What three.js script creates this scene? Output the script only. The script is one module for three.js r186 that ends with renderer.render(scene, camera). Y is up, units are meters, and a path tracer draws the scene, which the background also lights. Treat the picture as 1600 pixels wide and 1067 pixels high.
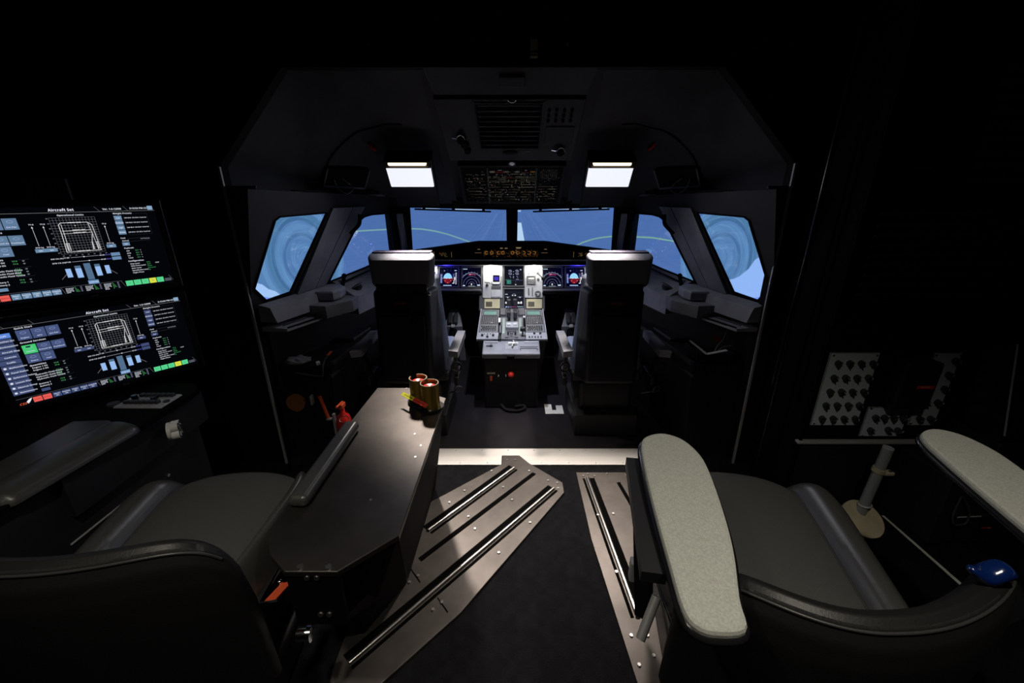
import * as THREE from 'three';
import { RoundedBoxGeometry } from 'three/addons/geometries/RoundedBoxGeometry.js';
import { mergeGeometries } from 'three/addons/utils/BufferGeometryUtils.js';
import { RectAreaLightUniformsLib } from 'three/addons/lights/RectAreaLightUniformsLib.js';

// ------------------------------------------------------------------ camera, exposure, large lights
const scene = new THREE.Scene();
scene.background = new THREE.Color(0x000000);
const camera = new THREE.PerspectiveCamera(79.62, 1600 / 1067, 0.02, 60);
camera.position.set(0, 1.55, 0);
camera.rotation.set(THREE.MathUtils.degToRad(-20), 0, 0);
scene.add(camera);
const renderer = new THREE.WebGLRenderer({ antialias: true });
renderer.toneMapping = THREE.LinearToneMapping;
renderer.toneMappingExposure = 1.0;
renderer.shadowMap.enabled = true;
RectAreaLightUniformsLib.init();

const LIGHT = {                       // strengths of the lamps that the place has
  dome: 13, domeColor: 0xeef0ff,      // white plates of the two dome lamps over the pilot seats
  slot: 15.5, slotColor: 0xfff0e2,      // their warm slots, which throw light back into the cabin
  cabin: 4.8, cabinColor: 0xfff6e4,   // ceiling lamp over the two observer seats, behind the camera
  flood: 100, floodColor: 0xfffdf0,    // flood lamps under the glareshield
  pedestal: 5.5, pedestalColor: 0xeef0ff,
  violetColor: 0x3a2cff,
};

// ------------------------------------------------------------------ helpers
const V = (x, y, z) => new THREE.Vector3(x, y, z);
const A = (p) => new THREE.Vector3(p[0], p[1], p[2]);
let seed = 7;
const rnd = () => { seed = (seed * 1664525 + 1013904223) >>> 0; return seed / 4294967296; };

function place(g, x = 0, y = 0, z = 0, rx = 0, ry = 0, rz = 0) {
  if (rx || ry || rz) g.applyMatrix4(new THREE.Matrix4().makeRotationFromEuler(new THREE.Euler(rx, ry, rz)));
  g.translate(x, y, z);
  return g;
}
const bx = (w, h, d, x, y, z, rx, ry, rz) => place(new THREE.BoxGeometry(w, h, d), x, y, z, rx, ry, rz);
const rb = (w, h, d, r, x, y, z, rx, ry, rz, n = 2) => place(new RoundedBoxGeometry(w, h, d, n, r), x, y, z, rx, ry, rz);
const cy = (r1, r2, h, x, y, z, rx, ry, rz, n = 20) => place(new THREE.CylinderGeometry(r1, r2, h, n), x, y, z, rx, ry, rz);
const sp = (r, x, y, z, sx = 1, sy = 1, sz = 1, n = 16) => { const g = new THREE.SphereGeometry(r, n, Math.ceil(n * 0.7)); g.scale(sx, sy, sz); return g.translate(x, y, z); };
const to = (r, t, x, y, z, rx, ry, rz, arc = Math.PI * 2, n = 24) => place(new THREE.TorusGeometry(r, t, 8, n, arc), x, y, z, rx, ry, rz);
function tube(pts, r, n = 24, closed = false, rad = 8) {
  const c = new THREE.CatmullRomCurve3(pts.map(A), closed, 'catmullrom', 0.35);
  return new THREE.TubeGeometry(c, n, r, rad, closed);
}
function rod(a, b, r, n = 10) {                       // straight round bar
  const p = A(a), q = A(b), d = q.clone().sub(p);
  const g = new THREE.CylinderGeometry(r, r, d.length(), n);
  g.applyQuaternion(new THREE.Quaternion().setFromUnitVectors(V(0, 1, 0), d.clone().normalize()));
  const m = p.add(q).multiplyScalar(0.5);
  return g.translate(m.x, m.y, m.z);
}
function hexa(a, b) {                                 // block between two quads
  const P = [...a, ...b], F = [[0, 3, 2, 1], [4, 5, 6, 7], [0, 1, 5, 4], [1, 2, 6, 5], [2, 3, 7, 6], [3, 0, 4, 7]];
  const pos = [];
  for (const f of F) for (const i of [0, 1, 2, 0, 2, 3]) pos.push(...P[f[i]]);
  const g = new THREE.BufferGeometry();
  g.setAttribute('position', new THREE.Float32BufferAttribute(pos, 3));
  g.setAttribute('uv', new THREE.Float32BufferAttribute(new Float32Array(pos.length / 3 * 2), 2));
  g.computeVertexNormals();
  return g;
}
function bar(a, b, w, h, up = [0, 1, 0]) {            // straight square bar from a to b
  const p = A(a), q = A(b), d = q.clone().sub(p).normalize();
  const s = d.clone().cross(A(up)).normalize().multiplyScalar(w / 2), u = s.clone().normalize().cross(d).multiplyScalar(h / 2);
  const ring = (c) => [[1, 1], [1, -1], [-1, -1], [-1, 1]].map(([i, j]) => c.clone().addScaledVector(s, i).addScaledVector(u, j).toArray());
  return hexa(ring(p), ring(q));
}
function poly2(pts) { const s = new THREE.Shape(); pts.forEach(([x, y], i) => (i ? s.lineTo(x, y) : s.moveTo(x, y))); s.closePath(); return s; }
function slab(pts, y0, y1, bev = 0, holes = []) {     // plan outline [x, z] raised from y0 to y1
  const s = poly2(pts.map(([x, z]) => [x, -z]));
  for (const h of holes) s.holes.push(poly2(h.map(([x, z]) => [x, -z])));
  const g = new THREE.ExtrudeGeometry(s, { depth: y1 - y0 - 2 * bev, bevelEnabled: bev > 0, bevelSize: bev, bevelThickness: bev, bevelOffset: -bev, bevelSegments: 2, curveSegments: 6 });
  g.rotateX(-Math.PI / 2); g.translate(0, y0 + bev, 0);
  return g;
}
function face(pts, d, bev = 0, holes = []) {          // outline [x, y] extruded towards +z
  const s = poly2(pts);
  for (const h of holes) s.holes.push(poly2(h));
  return new THREE.ExtrudeGeometry(s, { depth: d - 2 * bev, bevelEnabled: bev > 0, bevelSize: bev, bevelThickness: bev, bevelOffset: -bev, bevelSegments: 2, curveSegments: 8 }).translate(0, 0, bev);
}
function rrect(x0, y0, x1, y1, r) {                   // rounded rectangle as points
  const o = [];
  for (const [cx, cyy, a] of [[x1 - r, y0 + r, -90], [x1 - r, y1 - r, 0], [x0 + r, y1 - r, 90], [x0 + r, y0 + r, 180]])
    for (let k = 0; k <= 4; k++) { const t = (a + k * 22.5) * Math.PI / 180; o.push([cx + r * Math.cos(t), cyy + r * Math.sin(t)]); }
  return o;
}
function grid(fn, nu, nv, uvScale = [1, 1]) {
  const pos = [], uv = [], idx = [];
  for (let j = 0; j <= nv; j++) for (let i = 0; i <= nu; i++) { const p = fn(i / nu, j / nv); pos.push(p[0], p[1], p[2]); uv.push(i / nu * uvScale[0], j / nv * uvScale[1]); }
  for (let j = 0; j < nv; j++) for (let i = 0; i < nu; i++) { const a = j * (nu + 1) + i, b = a + nu + 1; idx.push(a, a + 1, b, b, a + 1, b + 1); }
  const g = new THREE.BufferGeometry();
  g.setAttribute('position', new THREE.Float32BufferAttribute(pos, 3)); g.setAttribute('uv', new THREE.Float32BufferAttribute(uv, 2));
  g.setIndex(idx); g.computeVertexNormals();
  return g;
}
function warp(g, fn) { const p = g.attributes.position, v = V(); for (let i = 0; i < p.count; i++) { v.fromBufferAttribute(p, i); fn(v); p.setXYZ(i, v.x, v.y, v.z); } g.computeVertexNormals(); return g; }
function metreUV(g) {                                  // uv in metres, from the side that a face points to
  const p = g.attributes.position, n = g.attributes.normal, uv = new Float32Array(p.count * 2);
  for (let i = 0; i < p.count; i++) {
    const ax = Math.abs(n.getX(i)), ay = Math.abs(n.getY(i)), az = Math.abs(n.getZ(i));
    if (ay >= ax && ay >= az) { uv[2 * i] = p.getX(i); uv[2 * i + 1] = -p.getZ(i); } else if (ax >= az) { uv[2 * i] = -p.getZ(i); uv[2 * i + 1] = p.getY(i); } else { uv[2 * i] = p.getX(i); uv[2 * i + 1] = p.getY(i); }
  }
  g.setAttribute('uv', new THREE.BufferAttribute(uv, 2));
  return g;
}
function join(geos) {
  const list = (Array.isArray(geos) ? geos : [geos]).map((g) => {
    const o = g.index ? g.toNonIndexed() : g;
    for (const k of Object.keys(o.attributes)) if (!['position', 'normal', 'uv'].includes(k)) o.deleteAttribute(k);
    return o;
  });
  return list.length > 1 ? mergeGeometries(list) : list[0];
}
const taken = {};
const numbered = (n) => { const k = taken[n] = (taken[n] ?? -1) + 1; return k ? `${n}_${String(k).padStart(3, '0')}` : n; };
function mesh(geos, mat, keepUV) {
  const g = join(geos);
  if (!keepUV) metreUV(g);
  const m = new THREE.Mesh(g, mat); m.castShadow = m.receiveShadow = true;
  return m;
}
function part(parent, name, geos, mat, keepUV, label) {
  const m = mesh(geos, mat, keepUV); m.name = name; parent.add(m);
  if (label) m.userData.label = label;
  return m;
}
function again(parent, name, src, x, y, z, rx = 0, ry = 0, rz = 0) {    // another piece sharing geometry and material
  const m = new THREE.Mesh(src.geometry, src.material); m.castShadow = m.receiveShadow = true; m.name = name; m.position.set(x, y, z); m.rotation.set(rx, ry, rz); parent.add(m);
  return m;
}
function thing(name, label, category, pos = [0, 0, 0], turn = 0, group) {
  const o = new THREE.Group(); o.name = numbered(name); o.position.set(...pos); o.rotation.y = turn;
  o.userData = { label, category }; if (group) o.userData.group = group;
  scene.add(o); return o;
}
function single(name, label, category, geos, mat, keepUV, group) {
  const m = mesh(geos, mat, keepUV); m.name = numbered(name); m.userData = { label, category }; if (group) m.userData.group = group;
  scene.add(m); return m;
}
function struct(name, label, geos, mat, keepUV) {
  const m = mesh(geos, mat, keepUV); m.name = name; m.userData = { label, category: name.split('_')[0], kind: 'structure' }; scene.add(m); return m;
}
function structGroup(name, label) { const o = new THREE.Group(); o.name = name; o.userData = { label, category: name.split('_')[0], kind: 'structure' }; scene.add(o); return o; }
function aim(o, origin, ey, ex = [1, 0, 0]) {          // stand a group on a sloping plane: x across, y up the slope, z out of it
  const y = A(ey).normalize(), x = A(ex).normalize(), z = x.clone().cross(y).normalize(), x2 = y.clone().cross(z);
  o.position.set(...origin); o.quaternion.setFromRotationMatrix(new THREE.Matrix4().makeBasis(x2, y, z));
  return o;
}
function lightUp(l, parent = scene) { l.castShadow = true; parent.add(l); return l; }
function rectLight(parent, color, strength, w, h, pos, target) {
  const l = new THREE.RectAreaLight(color, strength, w, h); l.position.set(...pos); parent.add(l); parent.updateWorldMatrix(true, true);
  l.lookAt(parent.localToWorld(A(target)));
  return l;
}

// ------------------------------------------------------------------ textures (grain, weave, print)
function noiseTex(size, metres, fn, srgb) {
  const d = new Uint8Array(size * size * 4);
  for (let y = 0; y < size; y++) for (let x = 0; x < size; x++) { const c = fn(x, y), i = 4 * (y * size + x); for (let k = 0; k < 3; k++) d[i + k] = Math.max(0, Math.min(255, Array.isArray(c) ? c[k] : c)); d[i + 3] = 255; }
  const t = new THREE.DataTexture(d, size, size); t.wrapS = t.wrapT = THREE.RepeatWrapping; t.magFilter = THREE.LinearFilter; t.minFilter = THREE.LinearMipmapLinearFilter; t.generateMipmaps = true;
  t.repeat.set(1 / metres, 1 / metres); if (srgb) t.colorSpace = THREE.SRGBColorSpace; t.needsUpdate = true; return t;
}
function lattice(size, cells) {                        // tiling value noise
  const g = Array.from({ length: cells * cells }, rnd);
  return (x, y) => { const u = x / size * cells, v = y / size * cells, i = Math.floor(u), j = Math.floor(v), f = u - i, h = v - j, s = f * f * (3 - 2 * f), t = h * h * (3 - 2 * h);
    const q = (a, b) => g[((b % cells + cells) % cells) * cells + ((a % cells + cells) % cells)];
    return (q(i, j) * (1 - s) + q(i + 1, j) * s) * (1 - t) + (q(i, j + 1) * (1 - s) + q(i + 1, j + 1) * s) * t; };
}
const n8 = lattice(256, 8), n32 = lattice(256, 32), n96 = lattice(256, 96);
const wearTex = noiseTex(256, 0.7, (x, y) => 205 + 32 * n8(x, y) + 14 * n32(x, y) + 10 * (rnd() - 0.5), true);
const grainBump = noiseTex(256, 0.12, (x, y) => 90 + 90 * n96(x, y) + 60 * rnd());
const leatherBump = noiseTex(256, 0.10, (x, y) => 60 + 120 * n32(x, y) + 70 * n96(x, y));
const carpetTex = noiseTex(256, 0.22, (x, y) => 120 + 80 * rnd() * rnd() + 50 * n96(x, y) + 40 * n8(x, y), true);
const carpetBump = noiseTex(256, 0.22, (x, y) => 255 * rnd());
const meshTex = noiseTex(128, 0.05, (x, y) => { const a = Math.sin(x / 128 * Math.PI * 2 * 12) * Math.sin(y / 128 * Math.PI * 2 * 12); return a > 0.35 ? 150 : 245; }, true);
const meshBump = noiseTex(128, 0.05, (x, y) => { const a = Math.sin(x / 128 * Math.PI * 2 * 12) * Math.sin(y / 128 * Math.PI * 2 * 12); return a > 0.35 ? 30 : 200; });
const padTex = noiseTex(256, 0.09, (x, y) => 185 + 45 * rnd() + 25 * n32(x, y), true);
const brushTex = (() => { const row = Array.from({ length: 256 }, () => 205 + 45 * rnd()); return noiseTex(256, 0.16, (x, y) => row[y] + 6 * (rnd() - 0.5), true); })();
const stripeTex = noiseTex(64, 0.02, (x, y) => (x % 32 < 11 ? [105, 96, 135] : y % 16 < 3 ? [150, 142, 175] : [205, 202, 220]), true);
const swirlTex = noiseTex(256, 0.9, (x, y) => 150 + 70 * n8(x, y) + 30 * n32(x, y), true);

const mat = (r, g, b, o = {}) => { const m = new THREE.MeshPhysicalMaterial({ roughness: 0.6, ...o }); m.color.setRGB(r, g, b); return m; };
const M = {
  wallBlack: mat(0.006, 0.006, 0.007, { roughness: 0.75, specularIntensity: 0.3, map: wearTex }),
  curtain: mat(0.004, 0.004, 0.005, { roughness: 0.9, specularIntensity: 0.15 }),
  carpet: mat(0.016, 0.0165, 0.019, { roughness: 1, specularIntensity: 0.1, map: carpetTex, bumpMap: carpetBump, bumpScale: 0.003 }),
  rubber: mat(0.013, 0.0115, 0.0145, { roughness: 0.9, specularIntensity: 0.3, map: wearTex, bumpMap: grainBump, bumpScale: 0.0006 }),
  plate: mat(0.12, 0.108, 0.1, { metalness: 0.6, roughness: 0.46, map: wearTex }),
  groove: mat(0.002, 0.002, 0.002, { roughness: 0.95, specularIntensity: 0.05 }),
  steel: mat(0.72, 0.71, 0.69, { metalness: 1, roughness: 0.28, map: brushTex }),
  alu: mat(0.8, 0.79, 0.77, { metalness: 0.2, roughness: 0.55, map: brushTex }),
  screw: mat(0.7, 0.7, 0.7, { metalness: 1, roughness: 0.3 }),
  chrome: mat(0.85, 0.85, 0.86, { metalness: 1, roughness: 0.12 }),
  trim: mat(0.5, 0.5, 0.505, { metalness: 0.3, roughness: 0.45 }),
  lining: mat(0.05, 0.052, 0.06, { roughness: 0.8, map: wearTex, bumpMap: grainBump, bumpScale: 0.0004 }),
  liningDark: mat(0.03, 0.03, 0.036, { roughness: 0.75, map: wearTex }),
  pillar: mat(0.28, 0.28, 0.31, { roughness: 0.7, map: wearTex, bumpMap: grainBump, bumpScale: 0.0004 }),
  sill: mat(0.44, 0.45, 0.5, { roughness: 0.65, map: wearTex, bumpMap: grainBump, bumpScale: 0.0004 }),
  seal: mat(0.007, 0.007, 0.008, { roughness: 0.9, specularIntensity: 0.3 }),
  plastic: mat(0.012, 0.012, 0.014, { roughness: 0.5, specularIntensity: 0.6, bumpMap: grainBump, bumpScale: 0.0003 }),
  gloss: mat(0.008, 0.008, 0.009, { roughness: 0.22 }),
  table: mat(0.105, 0.095, 0.088, { metalness: 0.9, roughness: 0.4, map: wearTex }),
  tableSide: mat(0.003, 0.003, 0.0035, { roughness: 0.7, specularIntensity: 0.08 }),
  leatherBack: mat(0.010, 0.010, 0.010, { roughness: 0.45, specularIntensity: 0.6, bumpMap: leatherBump, bumpScale: 0.0003 }),
  leather: mat(0.045, 0.045, 0.042, { roughness: 0.36, clearcoat: 0.3, clearcoatRoughness: 0.28, bumpMap: leatherBump, bumpScale: 0.0003 }),
  seatMesh: mat(0.076, 0.076, 0.071, { roughness: 0.75, map: meshTex, bumpMap: meshBump, bumpScale: 0.001 }),
  piping: mat(0.03, 0.03, 0.03, { roughness: 0.4 }),
  armPad: mat(0.5, 0.51, 0.465, { roughness: 0.85, map: padTex, bumpMap: grainBump, bumpScale: 0.0005 }),
  shell: mat(0.012, 0.0125, 0.015, { roughness: 0.5, map: wearTex }),
  cloth: mat(0.2, 0.21, 0.25, { roughness: 0.9, bumpMap: grainBump, bumpScale: 0.0006, sheen: 0.3 }),
  clothBack: mat(0.27, 0.31, 0.42, { roughness: 0.9, bumpMap: grainBump, bumpScale: 0.0006 }),
  stripe: mat(0.3, 0.29, 0.32, { roughness: 0.9, map: stripeTex }),
  panelGrey: mat(0.56, 0.57, 0.6, { roughness: 0.55, map: wearTex }),
  pedGrey: mat(0.42, 0.43, 0.47, { roughness: 0.55, map: wearTex }),
  pedMid: mat(0.2, 0.205, 0.22, { roughness: 0.55, map: wearTex }),
  hood: mat(0.003, 0.003, 0.003, { roughness: 1, specularIntensity: 0.05 }),
  pedDark: mat(0.1, 0.1, 0.11, { roughness: 0.55 }),
  bezel: mat(0.05, 0.05, 0.056, { roughness: 0.5 }),
  key: mat(0.035, 0.035, 0.04, { roughness: 0.45 }),
  white: mat(0.8, 0.8, 0.78, { roughness: 0.6 }),
  paper: mat(0.82, 0.83, 0.77, { roughness: 0.9, map: wearTex }),
  beige: mat(0.62, 0.54, 0.36, { roughness: 0.6, map: wearTex }),
  buttonCream: mat(0.66, 0.6, 0.36, { roughness: 0.6 }),
  brown: mat(0.06, 0.045, 0.012, { roughness: 0.3 }),
  red: mat(0.6, 0.02, 0.02, { roughness: 0.35 }),
  redGloss: mat(0.65, 0.03, 0.025, { roughness: 0.18, clearcoat: 0.6 }),
  orange: mat(0.75, 0.1, 0.03, { roughness: 0.6 }),
  yellow: mat(0.75, 0.72, 0.1, { roughness: 0.6 }),
  brass: mat(0.46, 0.30, 0.06, { metalness: 0.85, roughness: 0.32 }),
  greyPanel: mat(0.4, 0.43, 0.45, { roughness: 0.6, map: wearTex }),
  cabinet: mat(0.012, 0.012, 0.016, { roughness: 0.6, map: wearTex }),
  greyPipe: mat(0.25, 0.27, 0.28, { roughness: 0.45, metalness: 0.2 }),
  blueGloss: mat(0.003, 0.014, 0.09, { roughness: 0.15, clearcoat: 1 }),
  wire: mat(0.35, 0.35, 0.34, { roughness: 0.5 }),
  glass: new THREE.MeshPhysicalMaterial({ color: 0xffffff, transmission: 1, thickness: 0, roughness: 0.02, ior: 1.45 }),
};
const glow = (color, k, o = {}) => new THREE.MeshStandardMaterial({ color: 0x000000, emissive: new THREE.Color(color), emissiveIntensity: k, roughness: 0.4, ...o });

// print on a screen or a panel: draw in pixels, shown by light (screens) or by ink
function canvasTex(w, h, draw) {
  const c = document.createElement('canvas'); c.width = w; c.height = h; const x = c.getContext('2d'); draw(x, w, h);
  const t = new THREE.CanvasTexture(c); t.colorSpace = THREE.SRGBColorSpace; return t;
}
const screenMat = (t, k = 1) => new THREE.MeshPhysicalMaterial({ color: 0x020203, roughness: 0.5, specularIntensity: 0.12, emissive: 0xffffff, emissiveMap: t, emissiveIntensity: k });
const plane = (w, h, x, y, z, rx, ry, rz) => place(new THREE.PlaneGeometry(w, h), x, y, z, rx, ry, rz);

// ------------------------------------------------------------------ the room: floor, walls, ceiling
struct('floor', 'dark grey carpet floor between the observer seats', slab([[-2.5, 1.35], [2.5, 1.35], [2.5, -2.075], [-2.5, -2.075]], -0.06, 0), M.carpet);
struct('floor_cockpit', 'dark rubber floor of the cockpit ahead of the metal threshold', slab([[-2.0, -2.075], [2.0, -2.075], [1.3, -4.15], [-1.3, -4.15]], -0.06, 0), M.rubber);
struct('ceiling', 'black ceiling over the observer seats', bx(5.0, 0.06, 3.5, 0, 2.36, -0.4), M.wallBlack);
struct('wall_left', 'black side wall behind the two monitors', bx(0.06, 2.33, 3.5, -2.48, 1.165, -0.4), M.wallBlack);
struct('wall_right', 'black side wall beside the louvred cabinet', bx(0.06, 2.33, 3.5, 2.48, 1.165, -0.4), M.wallBlack);
struct('wall_back', 'black rear wall behind the camera', bx(5.0, 2.33, 0.06, 0, 1.165, 1.32), M.wallBlack);
const OPEN = [[-1.372, 0], [-1.380, 1.665], [-1.01, 2.068], [0.93, 2.07], [1.332, 1.68], [1.345, 0]];
{
  const g = structGroup('wall_front', 'black bulkhead wall around the cockpit opening');
  part(g, 'bulkhead', face([[-2.45, 0], ...OPEN, [2.45, 0], [2.45, 2.33], [-2.45, 2.33]], 0.06).translate(0, 0, -2.16), M.wallBlack);
  const s0 = part(g, 'screw', cy(0.006, 0.006, 0.006, 0, 0, 0, Math.PI / 2, 0, 0, 10), M.screw);
  s0.position.set(-1.37, 2.13, -2.098);
  for (const [x, y] of [[0.24, 2.15], [1.05, 2.14], [-0.62, 2.15], [1.5, 2.15], [-1.52, 2.01]]) again(g, 'screw', s0, x, y, -2.098);
  // small latch of three ribs on the header
  part(g, 'latch', [rb(0.034, 0.045, 0.02, 0.005, 0.095, 2.145, -2.09), rb(0.034, 0.007, 0.026, 0.002, 0.095, 2.112, -2.089), rb(0.034, 0.007, 0.026, 0.002, 0.095, 2.101, -2.089)], M.beige);
}
{ // bright metal edging of the opening
  const z = -2.093, e = (a, b) => bar([a[0], a[1], z], [b[0], b[1], z], 0.011, 0.011, [0, 0, 1]);
  struct('trim_1', 'thin grey metal edge at the left of the cockpit opening', e(OPEN[0], OPEN[1]), M.trim);
  struct('trim_2', 'thin grey metal edge at the right of the cockpit opening', e(OPEN[5], OPEN[4]), M.trim);
  struct('trim_3', 'thin dark edge along the sloping left corner of the cockpit opening', e(OPEN[1], OPEN[2]), M.seal);
  struct('trim_4', 'thin dark edge along the sloping right corner of the cockpit opening', e(OPEN[4], OPEN[3]), M.seal);
  struct('trim_5', 'dark edge along the top of the cockpit opening', e(OPEN[2], OPEN[3]), M.seal);
}

// ------------------------------------------------------------------ cockpit shell
const LIN_REAR = [[-0.39, 2.085, -2.13], [-0.80, 2.09, -2.13], [-1.01, 2.085, -2.13], [-1.16, 1.945, -2.13], [-1.30, 1.79, -2.13], [-1.40, 1.675, -2.13], [-1.405, 1.53, -2.13]];
const LIN_FRONT = [[-0.385, 1.475, -3.05], [-0.55, 1.475, -3.12], [-0.66, 1.48, -3.16], [-0.76, 1.49, -3.18], [-0.84, 1.505, -3.18], [-0.90, 1.52, -3.17], [-0.915, 1.53, -3.14]];
const rearCurve = new THREE.CatmullRomCurve3(LIN_REAR.map(A), false, 'catmullrom', 0.4), frontCurve = new THREE.CatmullRomCurve3(LIN_FRONT.map(A), false, 'catmullrom', 0.4);
const liningAt = (s, t) => rearCurve.getPoint(s).lerp(frontCurve.getPoint(s), t).add(V(0, 0.03 * Math.sin(Math.PI * t) * (1 - s), 0));
struct('ceiling_cockpit', 'flat dark grey cockpit ceiling above the overhead panel', [
  hexa([[-0.42, 2.1, -2.11], [0.42, 2.1, -2.11], [0.42, 2.14, -2.11], [-0.42, 2.14, -2.11]], [[-0.42, 1.5, -3.06], [0.42, 1.5, -3.06], [0.42, 1.54, -3.06], [-0.42, 1.54, -3.06]]),
  hexa([[-0.42, 1.475, -3.03], [0.42, 1.475, -3.03], [0.42, 1.53, -3.03], [-0.42, 1.53, -3.03]], [[-0.42, 1.47, -3.4], [0.42, 1.47, -3.4], [0.42, 1.53, -3.4], [-0.42, 1.53, -3.4]])], M.liningDark);
const SA = V(-1.37, 1.03, -2.1), SB = V(-0.93, 1.03, -3.45);
const AFT = [[-1.358, 1.076, -2.115], [-1.345, 0.991, -2.19], [-1.295, 1.003, -2.351], [-1.111, 1.436, -2.576], [-1.222, 1.43, -2.243], [-1.235, 1.414, -2.217]];
const FWD = [[-1.2, 0.998, -2.647], [-1.081, 1.031, -2.985], [-0.948, 1.081, -3.356], [-0.911, 1.404, -3.213], [-0.984, 1.404, -2.992], [-1.012, 1.395, -2.92], [-1.031, 1.37, -2.873]];
const WS = [[-0.781, 1.453, -3.25], [-0.038, 1.428, -3.5], [-0.04, 1.03, -4.0], [-0.90, 1.0, -3.72]];
let winN = 0;
const SIDEWORD = { [-1]: 'left', 1: 'right' };
for (const s of [-1, 1]) {
  const L = SIDEWORD[s], mx = (p) => [p[0] * -s, p[1], p[2]];
  const k = s < 0 ? '_left' : '_right';
  // curved lining
  { const g = structGroup('ceiling_lining' + k, `curved dark grey cockpit lining above the ${L} side windows`);
    part(g, 'lining', grid((u, v) => mx(liningAt(u, v).toArray()), 40, 24), M.lining);
    // seam that arches over the stowage pocket
    const seam = [[0.95, 0.48], [0.84, 0.475], [0.74, 0.46], [0.65, 0.44], [0.56, 0.41], [0.43, 0.40], [0.31, 0.395], [0.20, 0.37], [0.14, 0.35], [0.10, 0.355]].map(([u, v]) => { const p = liningAt(u, v); return mx([p.x + 0.002, p.y - 0.002, p.z]); });
    part(g, 'seam', tube(seam, 0.0045, 40, false, 6), M.seal);
    part(g, 'ledge', [bar(mx([-1.33, 1.535, -2.12]), mx([-0.93, 1.53, -3.12]), 0.05, 0.012)], M.sill);
    part(g, 'slot', [bar(mx([-1.175, 1.556, -2.34]), mx([-0.935, 1.552, -3.02]), 0.03, 0.012)], M.seal);
  }
  // side wall with the two side windows
  const p0 = s < 0 ? SA : V(-SB.x, SB.y, SB.z), p1 = s < 0 ? SB : V(-SA.x, SA.y, SA.z);
  const ex = p1.clone().sub(p0).normalize(), inn = V(-s * 0.95077, 0, 0.30988), up = V(0, 0.41, 0).addScaledVector(inn, 0.10).normalize();
  const flat = (p) => { const q = A(mx(p)).sub(p0); return [q.dot(ex), q.dot(up)]; };
  const len = SA.distanceTo(SB), W = structGroup('wall_cockpit' + k, `${L} cockpit wall with two slanted side windows`);
  aim(W, p0.toArray(), up.toArray(), ex.toArray());
  const out = s < 0 ? [[0.0, -0.2], [len, -0.2], [len, 0.5], [0.0, 0.55]] : [[0.0, -0.2], [len, -0.2], [len, 0.55], [0.0, 0.5]];
  const hA = AFT.map(flat), hF = FWD.map(flat);
  part(W, 'window_wall', face(out, 0.01, 0, [hA, hF]).translate(0, 0, -0.01), M.liningDark);
  part(W, 'rear_filler', face([[-1.46, 1.09], [-1.357, 1.09], [-1.235, 1.58], [-1.46, 1.58]].map(([x, y]) => [x * -s, y]), 0.01).translate(0, 0, -2.122).applyMatrix4((W.updateMatrix(), W.matrix.clone().invert())), M.liningDark);
  const edge = (h) => h.map((a, i) => { const b = h[(i + 1) % h.length]; return bar([a[0], a[1], 0.003], [b[0], b[1], 0.003], 0.007, 0.008, [0, 0, 1]); });
  for (const [h, what] of [[hA, 'slanted rear'], [hF, 'forward']]) {
    const w = structGroup(`window_${++winN}`, `${what} side window on the ${L} of the cockpit`);
    aim(w, p0.toArray(), up.toArray(), ex.toArray());
    part(w, 'gasket', edge(h), M.seal);
    part(w, 'pane', face(h, 0.003).translate(0, 0, -0.009), M.glass);
  }
  // wide pillar between the two side windows: two padded strips with a seam, footed on the sill
  const q = (a, b, t) => a.map((v, i) => v * (1 - t) + b[i] * t);
  const inw = [inn.x, 0, inn.z], off = (p, d) => [p[0] + inw[0] * d, p[1], p[2] + inw[2] * d];
  const Tq = [[-1.098, 1.46, -2.60], [-0.99, 1.46, -2.88]].map(mx), Bq = [[-1.285, 0.985, -2.37], [-1.215, 0.985, -2.62]].map(mx);
  const P = structGroup('trim_pillar' + k, `padded grey pillar between the two ${L} side windows`);
  for (const [t0, t1, name, d] of [[0.02, 0.585, 'rear_strip', 0.018], [0.625, 0.98, 'front_strip', 0.014]]) {
    const a = q(Bq[0], Bq[1], t0), b = q(Bq[0], Bq[1], t1), c = q(Tq[0], Tq[1], t0), e = q(Tq[0], Tq[1], t1);
    part(P, name, hexa([a, b, off(b, d), off(a, d)], [c, e, off(e, d), off(c, d)]), M.pillar);
  }
  { const c = q(q(Bq[0], Bq[1], 0.85), q(Tq[0], Tq[1], 0.85), 0.78); part(P, 'grip', tube([off(q(q(Bq[0], Bq[1], 0.8), q(Tq[0], Tq[1], 0.8), 0.66), 0.045), off(c, 0.065), off(q(q(Bq[0], Bq[1], 0.8), q(Tq[0], Tq[1], 0.8), 0.9), 0.045)], 0.012, 16), M.seal); }
  // sill and side ledges
  const S = structGroup('trim_sill' + k, `stepped grey window sill along the ${L} cockpit wall`);
  part(S, 'rear_sill', hexa([[-1.36, 0.89, -2.12], [-1.20, 0.89, -2.66], [-1.115, 0.885, -2.60], [-1.27, 0.885, -2.12]].map(mx), [[-1.355, 0.985, -2.12], [-1.20, 0.985, -2.66], [-1.135, 0.968, -2.60], [-1.295, 0.968, -2.12]].map(mx)), M.sill);
  part(S, 'rounded_ledge', slab([[-1.20, -2.44], [-1.09, -2.44], [-1.065, -2.50], [-1.075, -2.60], [-1.14, -2.68], [-1.23, -2.66]].map(([x, z]) => [x * -s, z]).reverse(), 0.925, 0.985, 0.012), M.sill);
  part(S, 'block', slab([[-1.24, -2.36], [-1.10, -2.34], [-1.0, -2.50], [-1.0, -2.62], [-1.08, -2.70], [-1.22, -2.66]].map(([x, z]) => [x * -s, z]), 0.84, 0.92, 0.006), M.pillar);
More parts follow.
